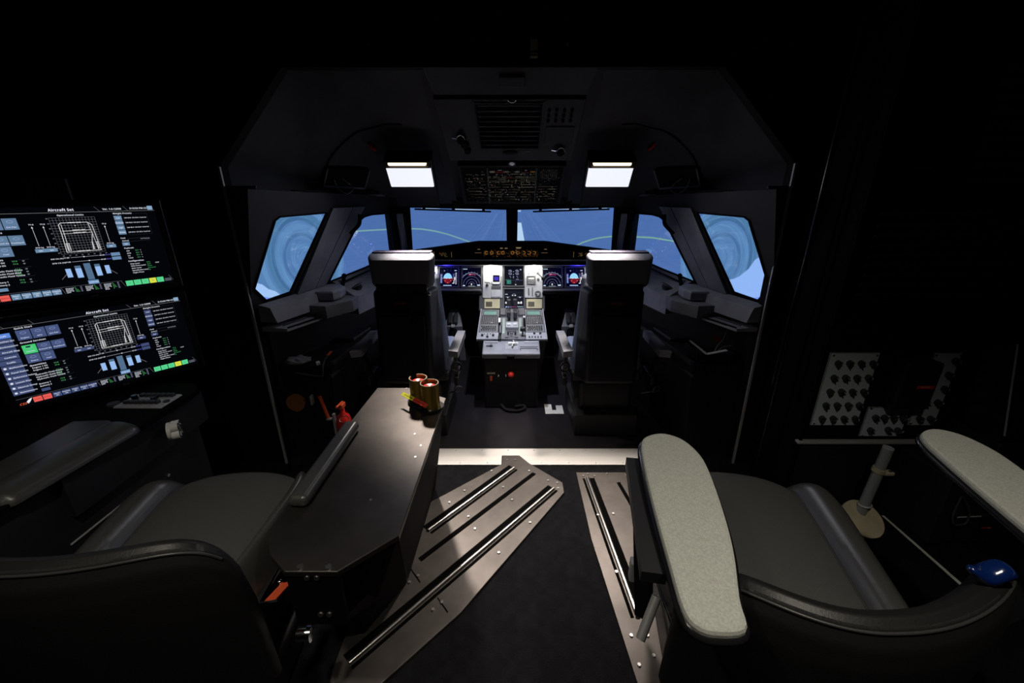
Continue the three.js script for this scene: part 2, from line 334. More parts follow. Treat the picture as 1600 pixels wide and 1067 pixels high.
  part(S, 'front_sill', hexa([[-1.19, 0.80, -2.66], [-0.95, 0.82, -3.42], [-0.80, 0.82, -3.30], [-1.0, 0.80, -2.58]].map(mx), [[-1.19, 1.0, -2.68], [-0.955, 1.075, -3.42], [-0.80, 0.965, -3.30], [-1.005, 0.915, -2.58]].map(mx)), M.sill);
  { const w = part(S, 'cup_recess', [cy(0.036, 0.033, 0.03, 0, 0, 0, 0, 0, 0, 24)], M.liningDark); w.position.set(1.037 * s, 0.953, -2.70); w.rotation.set(0.1, 0, -0.45 * s); 
    const r = part(S, 'recess_ring', to(0.037, 0.003, 0, 0, 0, Math.PI / 2, 0, 0), M.pillar); r.position.set(1.034 * s, 0.967, -2.70); r.rotation.set(0.1, 0, -0.45 * s); }
  part(S, 'handle', [rod(mx([-1.125, 0.93, -2.655]), mx([-1.115, 1.02, -2.70]), 0.012), sp(0.016, ...mx([-1.114, 1.03, -2.705])), rod(mx([-1.12, 0.99, -2.69]), mx([-0.99, 1.035, -3.05]), 0.006)], M.seal);
  part(S, 'tray', hexa([[-1.36, 0.835, -2.12], [-1.25, 0.835, -2.47], [-1.135, 0.835, -2.35], [-1.225, 0.835, -2.12]].map(mx), [[-1.36, 0.862, -2.12], [-1.25, 0.862, -2.47], [-1.135, 0.85, -2.35], [-1.225, 0.85, -2.12]].map(mx)), M.sill);
  part(S, 'tray_rail', [bar(mx([-1.225, 0.853, -2.13]), mx([-1.132, 0.853, -2.36]), 0.006, 0.01), bar(mx([-1.25, 0.866, -2.13]), mx([-1.16, 0.866, -2.37]), 0.004, 0.004)], M.seal);
  // lower wall
  struct('wall_lower' + k, `dark lower cockpit wall under the ${L} sill`, hexa([[-1.40, 0, -2.17], [-0.98, 0, -3.45], [-0.94, 0, -3.45], [-1.36, 0, -2.17]].map(mx), [[-1.40, 0.9, -2.17], [-0.98, 0.9, -3.45], [-0.94, 0.9, -3.45], [-1.36, 0.9, -2.17]].map(mx)), M.plastic);
  struct('wall_footwell' + k, `dark footwell side ahead of the ${L} seat`, hexa([[-0.98, 0, -3.45], [-0.9, 0, -4.1], [-0.86, 0, -4.1], [-0.94, 0, -3.45]].map(mx), [[-0.98, 1.06, -3.45], [-0.9, 1.0, -4.1], [-0.86, 1.0, -4.1], [-0.94, 1.06, -3.45]].map(mx)), M.plastic);
  // windshield: pane, seal, header, corner post
  const w = structGroup(`window_${++winN}`, `${L} front windshield pane of the cockpit`), q4 = WS.map(mx);
  part(w, 'gasket', q4.map((a, i) => bar(a, q4[(i + 1) % 4], 0.018, 0.018, [0, 0.5, 1])), M.seal);
  part(w, 'pane', hexa(q4, q4.map((p) => [p[0], p[1] + 0.003, p[2] - 0.004])), M.glass);
  const T = structGroup('trim_post' + k, `dark corner post between the ${L} windshield pane and side window`);
  part(T, 'post', hexa([[-0.965, 0.98, -3.42], [-0.905, 0.98, -3.73], [-0.93, 0.98, -3.80], [-1.02, 0.98, -3.46]].map(mx), [[-0.918, 1.47, -3.20], [-0.785, 1.47, -3.24], [-0.80, 1.47, -3.32], [-0.97, 1.47, -3.26]].map(mx)), M.seal);
  part(T, 'inner_strip', hexa([[-0.925, 0.98, -3.50], [-0.902, 0.98, -3.61], [-0.892, 0.98, -3.60], [-0.915, 0.98, -3.49]].map(mx), [[-0.862, 1.40, -3.19], [-0.825, 1.40, -3.205], [-0.815, 1.40, -3.195], [-0.852, 1.40, -3.18]].map(mx)), M.sill);
  part(T, 'catch', [bar(mx([-0.89, 1.43, -3.17]), mx([-0.895, 1.36, -3.2]), 0.035, 0.03, [0, 0, 1])], M.seal);
  struct('trim_header' + k, `dark header beam above the ${L} windshield pane`, hexa([[-0.97, 1.452, -3.16], [-0.97, 1.452, -3.3], [0.0, 1.432, -3.56], [0.0, 1.432, -3.42]].map(mx), [[-0.97, 1.56, -3.16], [-0.97, 1.56, -3.3], [0.0, 1.54, -3.56], [0.0, 1.54, -3.42]].map(mx)), M.liningDark);
  struct('ceiling_front' + k, `dark ceiling strip between overhead panel and windshield header, ${L} half`, grid((u, v) => { const a = frontCurve.getPoint(u * 0.999), f = q([0, 1.475, -3.43], [-0.95, 1.5, -3.2], u), p = q(a.toArray(), f, v); return mx(u < 0.02 && v === 0 ? [0, 1.475, -3.05] : p); }, 12, 4), M.liningDark);
}
struct('trim_centre_post', 'dark post between the two windshield panes', hexa([[-0.04, 0.98, -3.93], [0.043, 0.98, -3.93], [0.043, 0.98, -4.05], [-0.04, 0.98, -4.05]], [[-0.037, 1.46, -3.42], [0.045, 1.46, -3.42], [0.045, 1.46, -3.55], [-0.037, 1.46, -3.55]]), M.seal);
struct('wall_nose', 'dark front wall of the footwell', bx(2.0, 1.0, 0.05, 0, 0.5, -4.1), M.plastic);
struct('trim_deck', 'black deck between glareshield and windshield', slab([[-0.96, -3.4], [0.96, -3.4], [0.93, -3.75], [0.05, -4.06], [-0.05, -4.06], [-0.93, -3.75]], 0.985, 1.0), M.seal);

struct('trim_6', 'thin glossy black conduit standing right of the cockpit opening', [tube([[1.338, 0.62, -1.9], [1.338, 0.8, -1.9], [1.35, 1.2, -1.9], [1.35, 1.5, -1.9], [1.35, 2.3, -1.9]], 0.008, 40), tube([[1.37, 0.0, -1.92], [1.372, 0.62, -1.92], [1.372, 1.2, -1.92], [1.372, 2.3, -1.92]], 0.006, 40)], M.gloss);

// ------------------------------------------------------------------ curved projection screen outside the windows
{
  const R = 3.2, zc = -2.2, A0 = -72, A1 = 72, Y0 = -0.3, Y1 = 2.1, TW = 2048, TH = 512;
  const t = canvasTex(TW, TH, (x, w, h) => {
    const X = (a) => (a - A0) / (A1 - A0) * w, Yp = (y) => (1 - (y - Y0) / (Y1 - Y0)) * h;
    x.fillStyle = 'rgb(80,116,180)'; x.fillRect(0, 0, w, h);
    // mottled ground: streaks running away from the viewer
    for (let i = 0; i < 5200; i++) { const a = A0 + rnd() * (A1 - A0), y = 0.2 + rnd() * 1.4, l = rnd(); x.globalAlpha = 0.05 + 0.06 * rnd(); x.fillStyle = l < 0.4 ? 'rgb(66,100,168)' : l < 0.75 ? 'rgb(96,138,196)' : 'rgb(104,112,190)'; x.fillRect(X(a), Yp(y), 4 + 46 * rnd(), 1 + 3 * rnd()); }
    x.globalAlpha = 0.13; for (let i = 0; i < 90; i++) { const a = (rnd() - 0.5) * 30; x.strokeStyle = rnd() < 0.5 ? 'rgb(60,92,160)' : 'rgb(120,160,215)'; x.lineWidth = 1.5; x.beginPath(); x.moveTo(X(a * 0.35), Yp(1.3)); x.lineTo(X(a), Yp(0.75)); x.stroke(); }
    x.globalAlpha = 1;
    // side swirls: rings of taxiway bending round the aircraft
    for (const s of [-1, 1]) {
      const cx = X(s * 44.6), cyv = Yp(0.87), sx = w / (A1 - A0), syv = h / (Y1 - Y0);
      x.fillStyle = 'rgb(92,136,188)'; x.globalAlpha = 0.85; x.beginPath(); x.ellipse(cx + s * 1.8 * sx, cyv, 8.6 * sx, 0.62 * syv, 0, 0, 7); x.fill(); x.globalAlpha = 1;
      for (const [ra, ry, c, lw, al] of [[2, 0.14, 'rgb(104,150,205)', 9, 0.5], [2.8, 0.2, 'rgb(82,126,180)', 8, 0.5], [3.4, 0.26, 'rgb(70,110,160)', 7, 0.7], [4.4, 0.34, 'rgb(98,146,196)', 14, 0.7], [5.3, 0.42, 'rgb(64,106,150)', 8, 0.8], [6.0, 0.47, 'rgb(74,124,164)', 10, 0.7], [7.2, 0.54, 'rgb(106,156,204)', 12, 0.6]]) {
        x.strokeStyle = c; x.globalAlpha = al; x.lineWidth = lw; x.beginPath(); x.ellipse(cx + s * 0.2 * sx * ra / 5, cyv, ra * sx, ry * syv, 0, 0, 7); x.stroke();
      }
      for (let i = 0; i < 140; i++) { const f = 0.2 + rnd() * 1.2, a0 = rnd() * 6.3; x.globalAlpha = 0.16; x.lineWidth = 1 + 2 * rnd(); x.strokeStyle = rnd() < 0.5 ? 'rgb(130,176,220)' : 'rgb(60,100,156)'; x.beginPath(); x.ellipse(cx - s * 0.5 * sx, cyv, 5.2 * f * sx, 0.41 * f * syv, 0, a0, a0 + 0.5 + rnd()); x.stroke(); }
      x.globalAlpha = 1;
      // pale sky-lit strip where the projected picture ends
      const edge = s < 0 ? [[-70, 1.0], [-58, 0.86], [-54.3, 0.721], [-53.4, 0.68], [-52.9, 0.668], [-52.0, 0.61], [-50.9, 0.576], [-50.0, 0.52], [-48, 0.44], [-44, 0.34]] : [[70, 1.35], [56, 1.1], [52.5, 0.98], [50.9, 0.905], [50.1, 0.805], [48.7, 0.713], [47.8, 0.68], [46.9, 0.664], [45.5, 0.62], [43, 0.5], [41, 0.34]];
      x.fillStyle = s < 0 ? 'rgb(168,206,255)' : 'rgb(150,190,255)'; x.beginPath(); edge.forEach(([a, y], i) => (i ? x.lineTo(X(a), Yp(y)) : x.moveTo(X(a), Yp(y)))); x.lineTo(X(s * 40), h); x.lineTo(X(s * 72), h); x.closePath(); x.fill();
      x.fillStyle = 'rgb(124,160,255)'; x.beginPath(); x.moveTo(X(s * 58), Yp(0.64)); x.lineTo(X(s * 52.5), Yp(0.53)); x.lineTo(X(s * 48), Yp(0.41)); x.lineTo(X(s * 48), h); x.lineTo(X(s * 58), h); x.fill();
      // bright corner above
      x.fillStyle = 'rgb(150,196,240)'; x.globalAlpha = 0.7; x.beginPath(); x.moveTo(X(s * 51.5), Yp(1.22)); x.lineTo(X(s * 46.5), Yp(1.4)); x.lineTo(X(s * 52), Yp(1.5)); x.fill(); x.globalAlpha = 1;
    }
    // painted lines
    const line = (pts, c, lw) => { x.strokeStyle = c; x.lineWidth = lw; x.beginPath(); pts.forEach(([a, y], i) => (i ? x.lineTo(X(a), Yp(y)) : x.moveTo(X(a), Yp(y)))); x.stroke(); };
    line([[-36, 1.13], [-30, 1.135], [-22.9, 1.137], [-20.1, 1.125], [-17.4, 1.098], [-14.6, 1.055], [-11.7, 0.997], [-8.6, 0.93], [-6, 0.86]], 'rgb(126,176,176)', 3.4);
    line([[36, 1.02], [31, 1.05], [23, 1.047], [20.3, 1.026], [18.2, 0.999], [16.1, 0.956], [14.7, 0.914], [13, 0.86]], 'rgb(130,182,160)', 3.4);
    x.fillStyle = 'rgb(190,224,255)'; x.beginPath(); [[0.9, 1.19], [2.1, 1.19], [3.0, 0.93], [3.3, 0.85], [0.9, 0.85]].forEach(([a, y], i) => (i ? x.lineTo(X(a), Yp(y)) : x.moveTo(X(a), Yp(y)))); x.fill();
    x.fillStyle = 'rgb(176,206,246)'; for (const [a, b, y] of [[-13, -6, 1.36], [8, 15, 1.37], [-20, -16, 1.38], [17, 21, 1.385], [1.1, 2.0, 1.34]]) x.fillRect(X(a), Yp(y), X(b) - X(a), 4);
  });
  const g = grid((u, v) => { const a = THREE.MathUtils.degToRad(A0 + (A1 - A0) * u); return [R * Math.sin(a), Y0 + (Y1 - Y0) * v, zc - R * Math.cos(a)]; }, 72, 6);
  single('projection_screen', 'curved blue projection screen showing tarmac outside the cockpit windows', 'screen', g, screenMat(t, 1.0), true);
}

// ------------------------------------------------------------------ dome lamps over the pilot seats
for (const s of [-1, 1]) {
  const L = SIDEWORD[s], cx = s < 0 ? -0.588 : 0.562;
  const o = thing('dome_lamp', `lit white dome lamp on the ceiling above the ${L} pilot seat`, 'lamp', [0, 0, 0], 0, 'dome lamps over the pilot seats');
  aim(o, [cx, 1.638, -2.56], [0, 0.104, 0.08]);
  part(o, 'housing', hexa([[-0.135, -0.075, 0.0], [0.135, -0.075, 0.0], [0.135, 0.10, 0.0], [-0.135, 0.10, 0.0]], [[-0.13, -0.245, -0.04], [0.13, -0.245, -0.04], [0.13, 0.10, -0.10], [-0.13, 0.10, -0.10]]), M.plastic);
  part(o, 'reflector_plate', rb(0.254, 0.128, 0.014, 0.006, 0, -0.003, 0.004, 0, 0, 0, 3), glow(0xf2f5ff, 1.0), false, 'brightly lit white plate');
  part(o, 'light_tube', [rb(0.215, 0.02, 0.026, 0.008, 0, 0.088, 0.008, 0, 0, 0, 3)], glow(0xffe6bf, 2.0), false, 'warm glowing slot above the plate');
  part(o, 'hood', [bx(0.26, 0.006, 0.03, 0, 0.106, 0.01), bx(0.26, 0.006, 0.02, 0, 0.070, 0.012)], M.plastic);
  rectLight(o, LIGHT.domeColor, LIGHT.dome, 0.25, 0.13, [0, 0, 0.02], [0, 0, 1]);
  const l = new THREE.SpotLight(LIGHT.slotColor, LIGHT.slot, 0, 0.61, 1, 2); l.shadow.radius = 2.5; l.position.set(0, 0.088, 0.03); l.castShadow = true; o.add(l); o.updateWorldMatrix(true, false);
  const t = new THREE.Object3D(); t.name = 'lamp_target'; t.position.copy(o.worldToLocal(V(cx - s * 0.2, 0.78, -2.17))); o.add(t); l.target = t;
}

// ------------------------------------------------------------------ overhead panel and louvred panel behind it
const OH = [0, 1.49, -2.969], OHY = [0, 0.6, 0.9];
{
  const o = thing('overhead_panel', 'black overhead switch panel with dim backlit lines and switches', 'panel'); aim(o, OH, OHY);
  part(o, 'panel_body', face([[-0.335, -0.03], [0.335, -0.03], [0.325, 0.37], [-0.325, 0.37]], 0.045, 0.004).translate(0, 0, -0.05), M.plastic);
  const t = canvasTex(1024, 640, (x, w, h) => {
    x.fillStyle = '#010101'; x.fillRect(0, 0, w, h);
    const cols = ['rgb(90,84,72)', 'rgb(120,114,100)', 'rgb(84,70,54)', 'rgb(140,132,116)', 'rgb(64,58,54)'];
    const seg = (x0, y0, x1, y1, c, l = 4.5) => { x.strokeStyle = c; x.lineWidth = l; x.beginPath(); x.moveTo(x0, y0); x.lineTo(x1, y1); x.stroke(); };
    // centre block of system diagrams, two side blocks
    for (const [bx0, bx1, rows, y0, y1] of [[270, 760, 11, 110, 620], [40, 235, 8, 120, 600], [790, 985, 6, 330, 610]])
      for (let r = 0; r < rows; r++) {
        const y = y0 + (y1 - y0) * r / rows; let xx = bx0;
        while (xx < bx1 - 16) { const l = 20 + rnd() * 80, k = rnd(); if (k < 0.6) seg(xx, y, Math.min(bx1, xx + l), y, cols[(rnd() * 5) | 0]); if (k > 0.55) seg(xx, y, xx, y + 14 + 26 * rnd(), cols[(rnd() * 5) | 0]); if (rnd() < 0.1) { x.fillStyle = rnd() < 0.6 ? 'rgb(70,8,14)' : 'rgb(96,52,16)'; x.fillRect(xx + 4, y + 6, 18, 8); } if (rnd() < 0.06) { x.fillStyle = 'rgb(150,146,130)'; x.fillRect(xx + 2, y + 5, 14, 5); } xx += l * 0.75 + 6; }
      }
    for (const yy of [178, 230]) seg(280, yy, 750, yy, 'rgb(120,118,100)', 2.5);
    for (const [a, c] of [[290, 'rgb(150,146,136)'], [430, 'rgb(120,116,106)'], [540, 'rgb(130,126,116)'], [700, 'rgb(150,96,40)']]) { x.strokeStyle = c; x.lineWidth = 3; x.strokeRect(a, 62, 44, 22); x.fillStyle = c; x.fillRect(a + 10, 70, 24, 5); }
    for (const a of [370, 640]) { x.fillStyle = 'rgb(130,126,120)'; x.fillRect(a, 44, 40, 6); }
    x.fillStyle = 'rgb(60,6,10)'; x.fillRect(345, 66, 80, 26); x.fillRect(610, 66, 70, 26); x.fillRect(460, 160, 70, 20);
    for (let r = 0; r < 9; r++) for (let c = 0; c < 9; c++) { x.fillStyle = `rgba(150,146,136,${0.25 + 0.5 * rnd()})`; x.fillRect(800 + c * 20 + 3 * rnd(), 40 + r * 20, 8, 6); }
  });
  part(o, 'backlit_legend_display', plane(0.62, 0.37, 0, 0.172, -0.0035), screenMat(t, 0.5), true, 'dim white and amber legend lines');
  const sw = [], kn = [];
  for (let r = 0; r < 12; r++) for (let c = 0; c < 22; c++) { if (rnd() < 0.55) continue; const x = -0.29 + c * 0.0276, y = 0.012 + r * 0.0285; if (Math.abs(Math.abs(x) - 0.155) < 0.012) continue; if (rnd() < 0.72) sw.push(rb(0.012, 0.011, 0.009, 0.002, x, y, 0.001)); else kn.push(cy(0.007, 0.008, 0.014, x, y, 0.004, Math.PI / 2, 0, 0, 10)); }
  part(o, 'push_buttons', sw, M.key).userData.kind = 'stuff';
  part(o, 'rotary_switches', kn, M.bezel).userData.kind = 'stuff';
  for (const [x, y] of [[-0.03, 0.12], [-0.06, 0.13], [0.045, 0.062], [0.225, 0.105], [-0.2, 0.245]]) part(o, 'toggle', [rod([x, y, 0], [x, y + 0.008, 0.026], 0.0035, 8), sp(0.005, x, y + 0.009, 0.028)], M.chrome);
  for (const x of [-0.152, 0.152]) part(o, 'divider', bar([x * 1.02, -0.02, -0.001], [x * 0.98, 0.36, -0.001], 0.008, 0.006, [0, 0, 1]), M.bezel);
}
{
  const o = thing('louvre_panel', 'dark ceiling panel with horizontal louvres behind the overhead panel', 'panel'); aim(o, OH, OHY);
  part(o, 'panel_body', face([[-0.365, 0.415], [0.35, 0.415], [0.36, 0.862], [-0.38, 0.862]], 0.04, 0.004, [[[-0.172, 0.52], [0.148, 0.52], [0.150, 0.832], [-0.182, 0.832]]]).translate(0, 0, -0.045), M.lining);
  part(o, 'louvre_back', bx(0.34, 0.32, 0.004, -0.012, 0.676, -0.042), M.seal);
  const s0 = part(o, 'slat', rb(0.322, 0.024, 0.005, 0.002, 0, 0, 0, 0.55, 0, 0, 1), M.lining); s0.position.set(-0.013, 0.535, -0.016);
  for (let i = 1; i < 9; i++) again(o, 'slat', s0, -0.013, 0.535 + i * 0.0345, -0.016);
  part(o, 'frame', [bar([-0.185, 0.84, -0.003], [0.152, 0.84, -0.003], 0.006, 0.008, [0, 0, 1]), bar([0.158, 0.5, -0.003], [0.16, 0.855, -0.003], 0.006, 0.008, [0, 0, 1]), bar([-0.178, 0.5, -0.003], [-0.19, 0.855, -0.003], 0.006, 0.008, [0, 0, 1])], M.liningDark);
  for (let r = 0; r < 3; r++) for (let c = 0; c < 4; c++) part(o, 'breaker', cy(0.0075, 0.0075, 0.016, 0.185 + c * 0.038, 0.80 - r * 0.034, 0.0, Math.PI / 2, 0, 0, 12), M.seal);
  part(o, 'plate', rb(0.15, 0.125, 0.006, 0.002, 0.252, 0.625, -0.002), M.liningDark);
  // reading lamps with chrome rims
  for (const [x, y] of [[-0.275, 0.618], [0.272, 0.522]]) {
    const l = part(o, 'reading_spot', [cy(0.022, 0.026, 0.04, x, y, 0.014, Math.PI / 2 - 0.5, 0, 0, 20)], M.seal);
    part(l, 'rim', to(0.022, 0.003, x, y + 0.013, 0.03, -0.5, 0, 0, Math.PI), M.chrome);
    part(l, 'arm', bar([x - 0.05, y - 0.004, 0.004], [x - 0.02, y - 0.006, 0.008], 0.006, 0.006), M.chrome);
  }
  part(o, 'knob', [cy(0.022, 0.024, 0.02, -0.26, 0.56, 0.005, Math.PI / 2, 0, 0, 16), cy(0.018, 0.02, 0.02, -0.25, 0.512, 0.005, Math.PI / 2, 0, 0, 16)], M.seal);
  part(o, 'hatch_label', [bar([0.058, 0.5, -0.002], [0.058, 0.468, -0.002], 0.003, 0.003), bar([0.112, 0.5, -0.002], [0.112, 0.468, -0.002], 0.003, 0.003), bar([0.058, 0.5, -0.002], [0.112, 0.5, -0.002], 0.003, 0.003), bar([0.085, 0.5, -0.002], [0.085, 0.462, -0.002], 0.003, 0.003)], M.wire);
  part(o, 'speaker_dome', sp(0.045, -0.01, 0.485, -0.005, 1, 0.5, 0.4), M.liningDark);
}
{
  const o = thing('ceiling_hatch', 'plain dark hatch panel in the ceiling behind the louvres', 'panel'); aim(o, OH, OHY);
  part(o, 'hatch', face([[-0.37, 0.885], [0.36, 0.885], [0.385, 1.045], [-0.40, 1.045]], 0.03, 0.005).translate(0, 0, -0.035), M.lining);
  part(o, 'handle_recess', rb(0.12, 0.06, 0.02, 0.008, 0, 0.97, 0.0), M.liningDark);
  part(o, 'ring_pull', to(0.02, 0.003, 0.0, 0.872, 0.008, 0.2, 0, Math.PI, Math.PI), M.chrome);
}
{ // pedestal spot lamp between overhead panel and louvres
  const o = thing('pedestal_spot_lamp', 'small round spot lamp at the rear edge of the overhead panel', 'lamp'); aim(o, OH, OHY);
  part(o, 'bezel_ring', to(0.02, 0.005, 0, 0.39, -0.004, 0, 0, 0), M.bezel);
  part(o, 'lamp_lens', cy(0.018, 0.018, 0.006, 0, 0.39, -0.006, Math.PI / 2, 0, 0, 20), glow(0xeef0ff, 0.1));
  const l = new THREE.SpotLight(LIGHT.pedestalColor, LIGHT.pedestal, 0, 0.6, 1, 2); l.shadow.radius = 1; l.position.set(0, 0.39, 0.012); o.add(l); l.castShadow = true;
  const t = new THREE.Object3D(); t.name = 'spot_target'; o.updateWorldMatrix(true, false); t.position.copy(o.worldToLocal(V(0, 0.5, -3.02))); o.add(t); l.target = t;
}

// ------------------------------------------------------------------ stowage pockets and red tags in the lining
for (const s of [-1, 1]) {
  const L = SIDEWORD[s], mx = (p) => [p[0] * -s, p[1], p[2]];
  const lin = scene.getObjectByName('ceiling_lining_' + L);
  const c = [[-1.07, 1.680, -2.575], [-0.884, 1.680, -2.76], [-0.972, 1.572, -2.88], [-1.133, 1.584, -2.635]].map(mx), b = c.map((p) => [p[0] + 0.03 * s, p[1] + 0.03, p[2]]);
  const o = part(lin, 'stowage_pocket', hexa(c, b), M.seal, false, 'dark stowage pocket with a loose cable');
  part(o, 'pocket_lip', [bar(c[3], c[2], 0.012, 0.012), bar(c[2], c[1], 0.008, 0.008), bar(c[0], c[3], 0.008, 0.008)], M.pillar);
  part(o, 'cable', tube([[-1.05, 1.62, -2.60], [-1.04, 1.57, -2.62], [-1.00, 1.540, -2.64], [-0.975, 1.565, -2.68], [-1.0, 1.60, -2.70], [-1.03, 1.63, -2.67]].map(mx), 0.0022, 40, false, 6), M.wire);
  part(o, 'plug', sp(0.006, ...mx([-1.0, 1.602, -2.69])), M.chrome);
  single('red_strap', `dim red pull strap high on the ${L} cockpit lining`, 'strap', tube([[-0.825, 1.815, -2.615], [-0.81, 1.795, -2.625], [-0.79, 1.785, -2.63]].map(mx), 0.012, 12, false, 8), M.red);
}

// ------------------------------------------------------------------ glareshield with flight control unit
const amber = 'rgb(255,170,80)';
{
  const o = thing('glareshield', 'black glareshield with amber lit knobs below the windshield', 'glareshield');
  part(o, 'hood', face([[-0.86, 1.035], [0.86, 1.035], [0.84, 1.098], [0.30, 1.170], [0.27, 1.173], [-0.27, 1.173], [-0.30, 1.170], [-0.84, 1.098]], 0.13, 0.008).translate(0, 0, -3.49), M.hood);
  part(o, 'hood_underside', hexa([[-0.72, 0.966, -3.485], [0.72, 0.966, -3.485], [0.72, 0.966, -3.505], [-0.72, 0.966, -3.505]], [[-0.78, 1.04, -3.385], [0.78, 1.04, -3.385], [0.78, 1.04, -3.6], [-0.78, 1.04, -3.6]]), M.sill);
  const t = canvasTex(1024, 160, (x, w, h) => {
    x.fillStyle = '#020101'; x.fillRect(0, 0, w, h); x.strokeStyle = amber; x.fillStyle = amber;
    for (const cx of [200, 262, 345, 395, 508, 570, 640, 705, 765]) { x.lineWidth = 5; x.globalAlpha = 0.85; x.beginPath(); x.arc(cx * 1.06 - 20, 92, 17, 0, 7); x.stroke(); for (let k = 0; k < 8; k++) { const a = k * 0.785; x.fillRect(cx * 1.06 - 22 + 27 * Math.cos(a), 90 + 27 * Math.sin(a), 4, 4); } }
    x.globalAlpha = 0.7; for (let i = 0; i < 120; i++) x.fillRect(150 + rnd() * 700, 52 + rnd() * 96, 4 + 8 * rnd(), 3);
    x.globalAlpha = 0.5; x.lineWidth = 2; for (const a of [165, 480, 830]) { x.beginPath(); x.moveTo(a, 60); x.lineTo(a, 145); x.stroke(); }
    x.globalAlpha = 1; x.font = 'bold 20px monospace'; x.fillStyle = 'rgb(220,190,140)'; x.fillText('250', 362, 40); x.fillText('000', 420, 40); x.fillText('10000', 560, 40); x.fillRect(560, 20, 70, 4);
    x.strokeStyle = 'rgb(190,160,120)'; x.lineWidth = 3; for (const [a, b] of [[45, 130], [880, 960]]) { x.beginPath(); x.moveTo(a, 92); x.lineTo(b, 92); x.stroke(); x.fillRect(a + 35, 44, 34, 4); }
  });
  part(o, 'control_unit_display', plane(0.66, 0.098, 0.0, 1.098, -3.358), screenMat(t, 0.55), true, 'amber backlit legends');
  for (const x of [-0.142, -0.104, -0.053, -0.022, 0.048, 0.086, 0.129, 0.169, 0.206, -0.19]) part(o, 'knob', [cy(0.0085, 0.0095, 0.02, x, 1.092, -3.349, Math.PI / 2, 0, 0, 14)], M.key);
  for (const s of [-1, 1]) {
    const e = canvasTex(256, 128, (x, w, h) => { x.fillStyle = '#010101'; x.fillRect(0, 0, w, h); x.fillStyle = 'rgb(200,160,100)'; x.fillRect(10, 14, 3, 96); x.fillRect(243, 14, 3, 96); for (let i = 0; i < 26; i++) x.fillRect(70 + rnd() * 120, 30 + rnd() * 70, 4 + 14 * rnd(), 3); x.fillStyle = 'rgb(150,60,40)'; x.fillRect(78, 36, 20, 6); });
    part(o, 'side_display', plane(0.155, 0.06, 0.565 * s + 0.005, 1.076, -3.3575), screenMat(e, 0.5), true, 'dim amber switch panel');
    for (const [dx, dy] of [[-0.02, 0.0], [0.025, 0.004]]) part(o, 'switch', cy(0.006, 0.007, 0.014, 0.565 * s + dx, 1.076 + dy, -3.352, Math.PI / 2, 0, 0, 12), M.key);
  }
  // flood lamps under the hood
  for (const [x, w] of [[-0.167, 0.15], [0.187, 0.15], [-0.685, 0.06], [0.685, 0.06]]) {
    part(o, 'flood_lamp', rb(w, 0.012, 0.02, 0.004, x, 0.962, -3.525), glow(LIGHT.floodColor, 0.9), false, 'lit strip lamp under the hood');
    rectLight(o, LIGHT.floodColor, LIGHT.flood, w, 0.016, [x, 0.953, -3.52], [x, 0.6, -3.53]);
    if (w > 0.1) { const g = new THREE.PointLight(LIGHT.floodColor, 0.05, 0, 2); g.shadow.radius = 0.5; g.position.set(x, 0.956, -3.46); lightUp(g, o); }
  }
  for (const s of [-1, 1]) {
    part(o, 'violet_lamp', rb(0.12, 0.006, 0.01, 0.002, 0.56 * s, 0.949, -3.545), glow(LIGHT.violetColor, 0.08), false, 'violet strip light');
    const g = new THREE.PointLight(LIGHT.violetColor, 0.05, 0, 2); g.shadow.radius = 0.5; g.position.set(0.56 * s, 0.958, -3.46); lightUp(g, o);
  }
}
for (const s of [-1, 1]) { // thin rail for the sun visor along the top of each windshield pane
  const L = SIDEWORD[s], o = thing('visor_rail', `thin black visor rail hanging across the top of the ${L} windshield pane`, 'rail', [0, 0, 0], 0, 'visor rails');
  const a = [0.73 * s, 1.432, -3.22], b = [0.165 * s, 1.408, -3.36];
  part(o, 'rod', rod(a, b, 0.006), M.seal);
  for (const t of [0.12, 0.5, 0.9]) { const p = [a[0] + (b[0] - a[0]) * t, a[1] + (b[1] - a[1]) * t, a[2] + (b[2] - a[2]) * t]; part(o, 'bracket', [rb(0.022, 0.05, 0.016, 0.004, p[0], p[1] + 0.024, p[2])], M.seal); }
}

